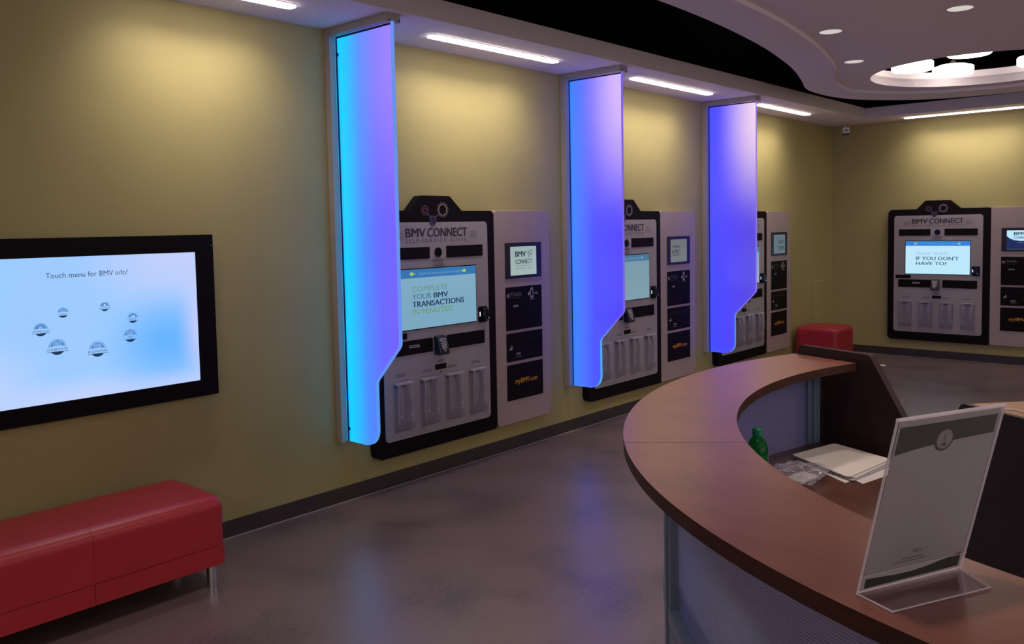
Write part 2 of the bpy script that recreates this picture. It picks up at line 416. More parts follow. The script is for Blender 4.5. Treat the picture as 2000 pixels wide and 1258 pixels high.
# upstand around the opening
up = MB()
n = 72
vs = []
for r, z in ((OR, ZI + 0.0005), (OR + 0.02, ZI + 0.071), (OR + 0.02, ZI + 0.125), (OR, ZI + 0.125)):
    vs += [(OC[0] + r * math.cos(2 * PI * k / n), OC[1] + r * math.sin(2 * PI * k / n), z) for k in range(n)]
fs = []
for a, b in ((0, 3), (3, 2), (2, 1)):
    for k in range(n): fs.append((a * n + k, a * n + (k + 1) % n, b * n + (k + 1) % n, b * n + k))
up.add(vs, fs); struct(up.build('trim_7', CEIL, smooth=True))

# ================================================================== wall washing strip lights
STRIP = emit('strip_light_lens', C_STRIP, L_STRIP)
def strip(label, x0, x1, y0, y1, beam=True, grp='recessed strip lights in the soffits'):
    along_y = (y1 - y0) > (x1 - x0)
    cx, cy = (x0 + x1) / 2, (y0 + y1) / 2
    t = thing('strip_light', label, 'ceiling light', (cx, cy, ZC), 0, grp)
    pts = rrect(x0 - cx, x1 - cx, y0 - cy, y1 - cy, min(x1 - x0, y1 - y0) * 0.42, 6)
    MB().prism(pts, -0.011, -0.001, 'z').build('lens', STRIP, t)
    rim = [(p[0] * (1 + 0.006 / max(abs(p[0]), 0.05)), p[1] * (1 + 0.006 / max(abs(p[1]), 0.05))) for p in pts]
    MB().prism(rim, -0.003, 0.0, 'z', [pts]).build('rim', ALUW, t)
    if beam:
        ld = bpy.data.lights.new('strip_beam', 'AREA'); ld.shape = 'RECTANGLE'
        ld.size = (y1 - y0) * 0.9 if along_y else 0.05; ld.size_y = 0.05 if along_y else (x1 - x0) * 0.9
        if not along_y: ld.size, ld.size_y = (x1 - x0) * 0.9, 0.05
        ld.energy = P_STRIP * max(y1 - y0, x1 - x0) / 1.18; ld.color = C_STRIP; ld.spread = math.radians(104)
        lo = bpy.data.objects.new('strip_beam', ld); COL.objects.link(lo); lo.parent = t; lo.location = (0, 0, -0.016)
        tilt = math.radians(20)
        if along_y: lo.rotation_euler = (0, -tilt * -1, 0); lo.rotation_euler = Matrix.Rotation(tilt, 3, 'Y').to_euler(); lo.rotation_euler = (Matrix.Rotation(tilt, 3, 'Y') @ Matrix.Rotation(PI / 2, 3, 'Z')).to_euler()
        else: lo.rotation_euler = (tilt, 0, 0)
    return t
SXA, SXB = 0.278, 0.352
strip('glowing strip light above the wall touch screen, cut by the top edge', SXA, SXB, 1.76, 2.545)
strip('glowing strip light between the first and second glowing glass fins', SXA, SXB, 3.475, 4.665)
strip('glowing strip light between the second and third glowing glass fins', SXA, SXB, 5.60, 6.83)
strip('glowing strip light beyond the third glass fin, nearest the room corner on the left soffit', SXA, SXB, 7.76, 8.945)
strip('long glowing strip light over the back wall kiosk', 0.93, 2.11, 10.095, 10.165)
strip('glowing strip light further along the back soffit, outside the picture', 3.0, 4.2, 10.095, 10.165)

# ================================================================== glass fins
def fin_mat(name, stops, lvl, tr_c, white):
    """edge lit frosted acrylic: gives off the LED colour, strongest at the lit edge; also lets lamp light through"""
    m = bpy.data.materials.new(name); m.use_nodes = True; nt = m.node_tree; nt.nodes.clear()
    out = nt.nodes.new('ShaderNodeOutputMaterial')
    tc = nt.nodes.new('ShaderNodeTexCoord'); sp = nt.nodes.new('ShaderNodeSeparateXYZ'); nt.links.new(tc.outputs['Object'], sp.inputs[0])
    mr = nt.nodes.new('ShaderNodeMapRange'); mr.inputs['From Min'].default_value = 0.045; mr.inputs['From Max'].default_value = 0.53
    nt.links.new(sp.outputs['X'], mr.inputs['Value'])
    cr = nt.nodes.new('ShaderNodeValToRGB')
    el = cr.color_ramp.elements
    while len(el) < len(stops): el.new(0.5)
    for e, (p, c) in zip(el, stops): e.position = p; e.color = (*c, 1)
    nt.links.new(mr.outputs[0], cr.inputs[0])
    # white added to the glow, standing in for lamp light on the upper corner
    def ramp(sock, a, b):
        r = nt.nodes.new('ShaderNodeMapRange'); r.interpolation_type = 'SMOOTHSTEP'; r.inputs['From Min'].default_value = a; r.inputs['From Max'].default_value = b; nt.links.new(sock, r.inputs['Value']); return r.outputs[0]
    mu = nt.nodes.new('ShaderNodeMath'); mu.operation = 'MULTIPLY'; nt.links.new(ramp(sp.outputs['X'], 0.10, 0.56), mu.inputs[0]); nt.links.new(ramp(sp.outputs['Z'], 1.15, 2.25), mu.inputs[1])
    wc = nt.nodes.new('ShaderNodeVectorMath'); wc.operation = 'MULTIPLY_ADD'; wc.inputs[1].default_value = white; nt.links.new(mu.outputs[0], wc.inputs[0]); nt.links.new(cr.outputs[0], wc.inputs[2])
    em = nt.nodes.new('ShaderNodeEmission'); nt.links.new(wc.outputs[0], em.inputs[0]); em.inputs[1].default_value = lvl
    tr = nt.nodes.new('ShaderNodeBsdfTranslucent'); tr.inputs[0].default_value = (*tr_c, 1)
    df = nt.nodes.new('ShaderNodeBsdfPrincipled'); df.inputs['Base Color'].default_value = (0.06, 0.06, 0.10, 1); df.inputs['Roughness'].default_value = 0.35
    rf = nt.nodes.new('ShaderNodeBsdfRefraction'); rf.inputs['Color'].default_value = (0.55, 0.48, 0.50, 1); rf.inputs['Roughness'].default_value = 0.48; rf.inputs['IOR'].default_value = 1.25
    m0 = nt.nodes.new('ShaderNodeMixShader'); m0.inputs[0].default_value = 0.55; nt.links.new(tr.outputs[0], m0.inputs[1]); nt.links.new(rf.outputs[0], m0.inputs[2])
    mx = nt.nodes.new('ShaderNodeMixShader'); mx.inputs[0].default_value = 0.25
    nt.links.new(m0.outputs[0], mx.inputs[1]); nt.links.new(df.outputs[0], mx.inputs[2])
    ad = nt.nodes.new('ShaderNodeAddShader'); nt.links.new(em.outputs[0], ad.inputs[0]); nt.links.new(mx.outputs[0], ad.inputs[1])
    nt.links.new(ad.outputs[0], out.inputs[0])
    return m
LED = emit('blue_led_strip', (0.02, 0.35, 1.0), 3.0 * L_FIN)
def edge_mat(name, c_lo, c_hi, z0=0.30, z1=0.55):
    m = bpy.data.materials.new(name); m.use_nodes = True; nt = m.node_tree; nt.nodes.clear()
    out = nt.nodes.new('ShaderNodeOutputMaterial'); tc = nt.nodes.new('ShaderNodeTexCoord'); sp = nt.nodes.new('ShaderNodeSeparateXYZ'); nt.links.new(tc.outputs['Object'], sp.inputs[0])
    mr = nt.nodes.new('ShaderNodeMapRange'); mr.inputs['From Min'].default_value = z0; mr.inputs['From Max'].default_value = z1; nt.links.new(sp.outputs['Z'], mr.inputs['Value'])
    mx = nt.nodes.new('ShaderNodeMix'); mx.data_type = 'RGBA'; mx.inputs[6].default_value = (*c_lo, 1); mx.inputs[7].default_value = (*c_hi, 1); nt.links.new(mr.outputs[0], mx.inputs[0])
    em = nt.nodes.new('ShaderNodeEmission'); em.inputs[1].default_value = L_FIN; nt.links.new(mx.outputs[2], em.inputs[0]); nt.links.new(em.outputs[0], out.inputs[0])
    return m
EDGE = [edge_mat('lit_glass_edge_one', (0.12, 0.36, 1.0), (0.17, 0.34, 1.0)), edge_mat('lit_glass_edge_two', (0.10, 0.50, 1.0), (0.24, 0.16, 0.85)), edge_mat('lit_glass_edge_three', (0.10, 0.42, 1.0), (0.34, 0.22, 1.0))]
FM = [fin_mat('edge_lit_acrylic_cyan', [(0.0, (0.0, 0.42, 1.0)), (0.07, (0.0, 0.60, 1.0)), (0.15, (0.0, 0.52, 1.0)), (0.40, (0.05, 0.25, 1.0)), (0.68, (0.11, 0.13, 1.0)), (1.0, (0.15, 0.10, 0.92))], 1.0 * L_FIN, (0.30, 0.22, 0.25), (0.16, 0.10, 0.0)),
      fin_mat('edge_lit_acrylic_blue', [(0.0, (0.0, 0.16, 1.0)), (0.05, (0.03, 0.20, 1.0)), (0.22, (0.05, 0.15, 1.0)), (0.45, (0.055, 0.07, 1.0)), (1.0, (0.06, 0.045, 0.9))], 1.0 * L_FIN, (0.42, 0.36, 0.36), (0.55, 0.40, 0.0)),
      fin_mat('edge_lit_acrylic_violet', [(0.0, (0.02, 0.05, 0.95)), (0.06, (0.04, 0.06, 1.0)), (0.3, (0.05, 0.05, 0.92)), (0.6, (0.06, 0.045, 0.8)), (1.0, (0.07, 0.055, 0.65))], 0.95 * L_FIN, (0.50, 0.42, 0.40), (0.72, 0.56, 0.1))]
fin_lab = ['tall glass fin glowing cyan to violet beside the wall touch screen',
           'tall glass fin glowing blue, middle one of the three on the left wall',
           'tall glass fin glowing violet, nearest the room corner']
for k, y0 in enumerate((2.952, 5.098, 7.240)):
    t = thing('light_fin', fin_lab[k], 'light', (0, y0, 0.367), 0, 'glowing glass fins on the left wall')
    Z = -0.367
    # upright wall channel (U section) and top channel
    ch = MB(); ch.prism([(0.0, 0.0), (0.048, 0.0), (0.048, 0.040), (0.012, 0.040), (0.012, 0.085), (0.048, 0.085), (0.048, 0.10), (0.0, 0.10)], 0, ZC + Z - 0.0005, 'z')
    ch.build('wall_channel', ALUW, t, bevel=0.002)
    za, zb, zc_ = 2.700 + Z, 2.712 + Z, ZC + Z - 0.0005
    tc_ = MB(); tc_.prism([(0.0, za), (0.040, za), (0.040, zb), (0.085, zb), (0.085, za), (0.10, za), (0.10, zc_), (0.0, zc_)], 0.0485, 0.545, 'x')
    tc_.build('ceiling_channel', ALUW, t, bevel=0.002)
    gk = MB(); gk.prism([(0.0482, 0.372 + Z), (0.0545, 0.372 + Z), (0.0545, 2.690 + Z), (0.523, 2.690 + Z), (0.523, 2.6995 + Z), (0.0482, 2.6995 + Z)], 0.042, 0.0495, 'y')
    gk.build('gap_shade', mat('dark_blue_gap_shade', (0.004, 0.004, 0.03), 0.5), t)  # dark strip standing in for the shaded gap between channel and sheet
    MB().box(0.013, 0.020, 0.050, 0.076, 0.02, 2.69 + Z).build('led_strip', LED, t)
    for sy, sz in ((0.022, 2.709), (0.092, 2.712)): MB().cyl((0.545, sy, sz + Z), 0.0035, 0.002, 'x', 10).build('screw', GLOSSB, t)
    # acrylic sheet: outline in x,z
    pts = rounded([(0.030, 2.711 + Z), (0.030, 0.371 + Z), (0.308, 0.371 + Z), (0.308, 0.745 + Z), (0.520, 0.965 + Z), (0.520, 2.711 + Z)], [0, 0, 0.10, 0.05, 0.05, 0], 8)
    ye0, ye1 = 0.050, 0.076
    fa = MB(); fa.prism(pts, ye0, ye1, 'y')
    n = len(pts)
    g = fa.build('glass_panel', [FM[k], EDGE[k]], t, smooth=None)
    for p in g.data.polygons:
        if abs(p.normal.y) < 0.5: p.material_index = 1
    # dark stand-off pads that hold the sheet
    if k == 0:
        for sz in (2.60, 0.445): MB().cyl((0.056, ye0 - 0.004, sz + Z), 0.011, 0.004, 'y', 14).build('standoff_pad', mat('blue_pad', (0.05, 0.05, 0.4), 0.5), t)

# ================================================================== kiosks
SCR_W = None
def screen_mat(name, c_top, c_bot, lvl):
    m = bpy.data.materials.new(name); m.use_nodes = True; nt = m.node_tree; nt.nodes.clear()
    out = nt.nodes.new('ShaderNodeOutputMaterial')
    tc = nt.nodes.new('ShaderNodeTexCoord'); sp = nt.nodes.new('ShaderNodeSeparateXYZ'); nt.links.new(tc.outputs['Generated'], sp.inputs[0])
    mx = nt.nodes.new('ShaderNodeMix'); mx.data_type = 'RGBA'; nt.links.new(sp.outputs['Z'], mx.inputs[0])
    mx.inputs[6].default_value = (*c_bot, 1); mx.inputs[7].default_value = (*c_top, 1)
    em = nt.nodes.new('ShaderNodeEmission'); em.inputs[1].default_value = lvl; nt.links.new(mx.outputs[2], em.inputs[0])
    gl = nt.nodes.new('ShaderNodeBsdfGlossy'); gl.inputs['Roughness'].default_value = 0.25; gl.inputs[0].default_value = (0.04, 0.04, 0.04, 1)
    ad = nt.nodes.new('ShaderNodeAddShader'); nt.links.new(em.outputs[0], ad.inputs[0]); nt.links.new(gl.outputs[0], ad.inputs[1])
    nt.links.new(ad.outputs[0], out.inputs[0])
    return m
def flat(name, c, lvl=1.0): return emit(name, c, lvl, base=(0.0, 0.0, 0.0))
SCRK = [screen_mat('screen_one', (0.24, 0.44, 0.60), (0.21, 0.41, 0.57), 0.92), screen_mat('screen_two', (0.20, 0.33, 0.41), (0.22, 0.36, 0.44), 0.95),
        screen_mat('screen_three', (0.18, 0.32, 0.42), (0.30, 0.45, 0.55), 1.0), screen_mat('screen_back', (0.52, 0.78, 0.98), (0.50, 0.82, 0.93), 1.0)]
HDR = [flat('screen_header_one', (0.03, 0.17, 0.42)), flat('screen_header_two', (0.06, 0.17, 0.28)), flat('screen_header_three', (0.04, 0.18, 0.40)), flat('screen_header_back', (0.03, 0.22, 0.66))]
S_NAVY = flat('screen_navy', (0.008, 0.030, 0.085)); S_GREEN = flat('screen_green', (0.13, 0.30, 0.04)); S_GRN2 = flat('screen_pale_green', (0.13, 0.27, 0.19))
S_LIGHT = flat('screen_pale_text', (0.16, 0.36, 0.62)); S_YEL = flat('screen_arrow', (0.36, 0.55, 0.12)); S_GREY = flat('screen_grey', (0.34, 0.52, 0.60)); S_SLATE = flat('screen_slate', (0.05, 0.12, 0.18))
TABS = [screen_mat('tablet_one', (0.33, 0.42, 0.40), (0.36, 0.46, 0.44), 1.0), screen_mat('tablet_two', (0.15, 0.165, 0.16), (0.17, 0.185, 0.18), 1.0),
        screen_mat('tablet_three', (0.12, 0.17, 0.20), (0.11, 0.155, 0.185), 1.0), flat('tablet_four', (0.50, 0.80, 0.95))]
S_DK = flat('tablet_ink', (0.012, 0.02, 0.03)); S_NB = flat('tablet_navy_foot', (0.008, 0.02, 0.10))
RED_R = mat('crimson_ring', (0.42, 0.06, 0.14), 0.5); YEL_R = mat('cream_ring', (0.68, 0.62, 0.36), 0.5); HALO = mat('violet_halo', (0.07, 0.055, 0.11), 0.5); HALO2 = mat('violet_dark_disc', (0.03, 0.022, 0.055), 0.5)
WHITER = mat('pale_ring', (0.5, 0.48, 0.5), 0.5)
GLOW_READ = emit('reader_slot_glow', (0.9, 0.9, 1.0), 0.9)

HOLD = [(-0.934, -0.797), (-0.715, -0.577), (-0.497, -0.360), (-0.277, -0.140)]
def holder(u0, u1, t, Z, D):
    zt, zb = 0.672, 0.357
    pk = MB()
    w_ = u1 - u0; y = -D
    # rear sheet, bottom ledge, side walls, front lip of a clear brochure pocket
    pk.box(u0, u1, y - 0.0035, y - 0.0005, zb, zt)
    pk.box(u0, u0 + 0.003, y - 0.036, y - 0.0035, zb, zt - 0.02); pk.box(u1 - 0.003, u1, y - 0.036, y - 0.0035, zb, zt - 0.02)
    pk.box(u0, u1, y - 0.036, y - 0.0035, zb, zb + 0.003)
    pk.box(u0, u1, y - 0.039, y - 0.036, zb, zb + 0.055)
    hd = pk.build('brochure_holder', CLEAR, t, off=(0, 0, Z))
    # front flap: two curved prongs joined across the top
    prof = []
    for k in range(11):
        q = k / 10; prof.append((y - 0.004 - 0.046 * math.sin(PI * (0.08 + 0.62 * q)) ** 0.8, zt - 0.012 - 0.205 * q))
    for a, b in ((u0 + 0.012, u0 + 0.047), (u1 - 0.047, u1 - 0.012)):
        fl = MB()
        for i in range(10):
            (ya, za), (yb, zb_) = prof[i], prof[i + 1]
            ta = 0.012 * (i / 10) ** 2; tb = 0.012 * ((i + 1) / 10) ** 2
            fl.add([(a + ta, ya, za), (b - ta, ya, za), (b - tb, yb, zb_), (a + tb, yb, zb_), (a + ta, ya + 0.003, za), (b - ta, ya + 0.003, za), (b - tb, yb + 0.003, zb_), (a + tb, yb + 0.003, zb_)],
                   [(0, 1, 2, 3), (7, 6, 5, 4), (0, 3, 7, 4), (1, 5, 6, 2), (3, 2, 6, 7)])
        fl.build('flap', CLEARE, hd, off=(0, 0, Z))
    ed = MB()
    ed.box(u0 + 0.002, u1 - 0.002, y - 0.038, y - 0.003, zt - 0.022, zt - 0.012)
    ed.box(u0, u1, y - 0.040, y - 0.036, zb + 0.0, zb + 0.004)
    for a in (u0 + 0.029, u1 - 0.029): ed.cyl((a, prof[-1][0] - 0.004, prof[-1][1] - 0.002), 0.006, 0.010, 'y', 10)
    ed.box(u0 + 0.010, u0 + 0.0125, y - 0.038, y - 0.035, zb + 0.05, zt - 0.02); ed.box(u1 - 0.0125, u1 - 0.010, y - 0.038, y - 0.035, zb + 0.05, zt - 0.02)
    ed.build('rim', CLEARR, hd, off=(0, 0, Z), kind='stuff')
    MB().box(u0 + 0.006, u0 + 0.10, y - 0.006, y - 0.004, zt - 0.045, zt - 0.018).build('clip', GREYTX, hd, off=(0, 0, Z))

def kiosk(idx, label, loc, rotz, lines, arrow=True, extras=None):
    z0 = 0.204; Z = -z0
    t = thing('self_service_kiosk', label, 'kiosk', (loc[0], loc[1], z0), rotz, 'self service kiosks on the walls')
    pts = rounded([(-1.072, 0.204), (0.0, 0.204), (0.0, 1.717), (-0.305, 1.717), (-0.412, 1.812), (-0.668, 1.812), (-0.760, 1.717), (-1.072, 1.717)],
                  [0.05, 0.028, 0.028, 0.02, 0.03, 0.03, 0.02, 0.05], 6)
    MB().prism(pts, -0.001, -0.060, 'y').build('backboard', BLK, t, off=(0, 0, Z), bevel=0.002)
    sp = rrect(-1.002, -0.071, 0.301, 1.644, 0.030)
    MB().prism(sp, -0.060, -0.0665, 'y').build('face_panel', SILV, t, off=(0, 0, Z), bevel=0.001)
    D = 0.067
    # emblem of linked rings
    e = MB()
    e.cyl((-0.571, -0.070, 1.655), 0.031, 0.010, 'y', 28)
    e.build('emblem_disc', HALO2, t, off=(0, 0, Z))
    e = MB(); e.ring((-0.571, 1.655), 0.022, 0.029, -0.0705, -0.0712, 28); e.ring((-0.630, 1.719), 0.024, 0.032, -0.0605, -0.0612, 28); e.ring((-0.477, 1.722), 0.041, 0.050, -0.0605, -0.0612)
    for a, b, y in (((-0.608, 1.697), (-0.588, 1.677), -0.0609), ((-0.514, 1.693), (-0.551, 1.672), -0.0609)):
        d = Vector((b[0] - a[0], b[1] - a[1])).normalized(); nn = Vector((-d.y, d.x)) * 0.005
        e.add([(a[0] + nn.x, y, a[1] + nn.y), (b[0] + nn.x, y, b[1] + nn.y), (b[0] - nn.x, y, b[1] - nn.y), (a[0] - nn.x, y, a[1] - nn.y)], [(0, 1, 2, 3)])
    e.build('emblem_halo', HALO, t, off=(0, 0, Z), kind='stuff')
    MB().ring((-0.630, 1.719), 0.0125, 0.0165, -0.0605, -0.0612, 24).build('emblem_ring', RED_R if idx == 0 else HALO, t, off=(0, 0, Z))
    MB().ring((-0.477, 1.722), 0.0330, 0.0365, -0.0605, -0.0612, 36).build('emblem_ring', YEL_R if idx == 0 else WHITER, t, off=(0, 0, Z))
    # lettering
    y = -(D + 0.0008)
    m = MB(); text(m, 'BMV', -0.803, 1.552, 0.165, 0.056, y, bold=0.05); text(m, 'CONNECT', -0.620, 1.552, 0.352, 0.056, y, bold=0.05)
    m.build('lettering', DARKTX, t, off=(0, 0, Z))
    m = MB(); text(m, 'SELF-SERVICE KIOSK', -0.803, 1.517, 0.535, 0.023, y, bold=0.0, space=1.45)
    m.build('lettering', GREYTX, t, off=(0, 0, Z))
    m = MB()
    for ua in (-0.888, -0.244):
        for i in range(9):
            for j in range(6):
                u = ua + i * 0.0078; z = 1.533 + j * 0.0088
                m.add([(u, y, z), (u + 0.0045, y, z), (u + 0.0045, y, z + 0.0035), (u, y, z + 0.0035)], [(0, 1, 2, 3)])
    m.build('dot_pattern', GREYTX, t, off=(0, 0, Z), kind='stuff')
    m = MB(); scribble(m, -0.590, -0.478, 1.401, 0.006, y, 2, 0.0105); scribble(m, -0.590, -0.478, 1.374, 0.006, y, 2, 0.010)
    scribble(m, -0.565, -0.500, 0.753, 0.006, y, 2, 0.009)
    scribble(m, -0.165, -0.10, 0.953, 0.004, y, 1)
    for (a, b) in HOLD: scribble(m, a + 0.02, b - 0.03, 0.705, 0.006, y, 2, 0.011)
    m.build('caption', GREYTX, t, off=(0, 0, Z), kind='stuff')
    # black inset plates
    for (a, b, c, d) in ((-0.948, -0.607, 1.414, 1.488), (-0.460, -0.122, 1.414, 1.490), (-0.982, -0.814, 0.921, 0.960), (-0.952, -0.599, 0.820, 0.909), (-0.475, -0.121, 0.821, 0.911)):
        MB().prism(rrect(a, b, c, d, 0.006, 3), -0.0672, -0.0695, 'y').build('inset_plate', BLK, t, off=(0, 0, Z))
    m = MB(); scribble(m, -0.80, -0.71, 0.873, 0.006, -0.0703, 2, 0.011); m.build('caption', WHITEP, t, off=(0, 0, Z), kind='stuff')
    cm_ = MB(); cm_.cyl((-0.533, -0.0705, 1.451), 0.031, 0.0045, 'y', 28)
    c_ = cm_.build('camera_window', GLOSSB, t, off=(0, 0, Z))
    MB().ring((-0.533, 1.451), 0.026, 0.031, -0.0705, -0.0715, 28).build('rim', BLK, c_, off=(0, 0, Z))
    # main screen
    bz = MB(); bz.prism(rrect(-0.878, -0.191, 0.971, 1.357, 0.004, 2), -0.0672, -0.0685, 'y')
    b_ = bz.build('screen_bezel', GLOSSB, t, off=(0, 0, Z))
    s_ = MB().box(-0.872, -0.197, -0.0705, -0.0686, 0.977, 1.351).build('screen', SCRK[idx], t, off=(0, 0, Z))
    yq = -0.0712
    MB().add([(-0.872, -0.0708, 1.297), (-0.197, -0.0708, 1.297), (-0.197, -0.0708, 1.351), (-0.872, -0.0708, 1.351)], [(0, 1, 2, 3)]).build('header_bar', HDR[idx], s_, off=(0, 0, Z))
    m = MB()
    text(m, 'Touch the screen anywhere to begin', -0.705, 1.315, 0.36, 0.017, yq); m.build('lettering', S_LIGHT, s_, off=(0, 0, Z))
    for sgn, uc in ((1, -0.765), (-1, -0.305)):
        m = MB()
        m.add([(uc + 0.016 * math.cos(k * PI / 6), yq, 1.323 + 0.011 * math.sin(k * PI / 6)) for k in range(12)], [tuple(range(12))])
        m.add([(uc + sgn * 0.012, yq, 1.320), (uc + sgn * 0.032, yq, 1.320), (uc + sgn * 0.032, yq, 1.325), (uc + sgn * 0.012, yq, 1.325)], [(0, 1, 2, 3)])
        m.build('arrow', S_YEL if idx != 1 else S_LIGHT, s_, off=(0, 0, Z))
    for (tx, u, z, wd, cap, bold, mt) in lines:
        mm = MB(); text(mm, tx, u, z, wd, cap, yq, bold=bold); mm.build('lettering', mt, s_, off=(0, 0, Z))
    # card reader
    c = MB(); c.prism(rrect(-0.177, -0.095, 0.964, 1.070, 0.004, 3), -0.0672, -0.074, 'y')
    cr_ = c.build('card_reader', GLOSSB, t, off=(0, 0, Z))
    c = MB(); c.add([(-0.146, -0.074, 0.972), (-0.100, -0.074, 0.972), (-0.100, -0.074, 1.062), (-0.146, -0.074, 1.062),
                     (-0.142, -0.106, 0.985), (-0.106, -0.106, 0.985), (-0.106, -0.098, 1.050), (-0.142, -0.098, 1.050)],
                    [(0, 3, 2, 1), (4, 5, 6, 7), (0, 1, 5, 4), (1, 2, 6, 5), (2, 3, 7, 6), (3, 0, 4, 7)])
    c.build('reader_nose', GLOSSB, cr_, off=(0, 0, Z), bevel=0.003)
    MB().box(-0.170, -0.162, -0.0755, -0.074, 1.005, 1.035).build('slot', GLOW_READ, cr_, off=(0, 0, Z))
    MB().cyl((-0.112, -0.1065, 0.993), 0.0025, 0.002, 'y', 8).build('lamp', GLOW_READ, cr_, off=(0, 0, Z))
    # hooded snout of the scanner
    c = MB()
    prof = [(-0.067, 0.797), (-0.125, 0.797), (-0.128, 0.812), (-0.098, 0.905), (-0.085, 0.916), (-0.067, 0.918)]
    vs = [(-0.588, a, b) for a, b in prof] + [(-0.503, a, b) for a, b in prof]; k = len(prof)
    c.add(vs, [tuple(range(k)), tuple(range(2 * k - 1, k - 1, -1))] + [(i, (i + 1) % k, (i + 1) % k + k, i + k) for i in range(k)])
    hd = c.build('scanner_hood', mat('satin_black', (0.02, 0.018, 0.022), 0.3), t, off=(0, 0, Z), bevel=0.005)
    m = MB()
    for i in range(9):
        z = 0.900 - i * 0.0098; yy = -0.1005 - (0.905 - z) * 0.3226; hw = (0.030, 0.030, 0.022, 0.026, 0.024, 0.020, 0.022, 0.010, 0.006)[i]
        m.add([(-0.545 - hw, yy - 0.0012, z - 0.004), (-0.545 + hw, yy - 0.0012, z - 0.004), (-0.545 + hw, yy, z), (-0.545 - hw, yy, z)], [(0, 1, 2, 3)])
    m.build('caption', WHITEP, hd, off=(0, 0, Z), kind='stuff')
    # small port and peep hole
    MB().prism(rrect(-0.583, -0.485, 0.697, 0.731, 0.003, 2), -0.0672, -0.069, 'y').build('receipt_slot', GLOSSB, t, off=(0, 0, Z))
    MB().cyl((-0.533, -0.069, 0.678), 0.005, 0.002, 'y', 12).build('lock', GLOSSB, t, off=(0, 0, Z))
    for (a, b) in HOLD: holder(a, b, t, Z, 0.067)
    return t

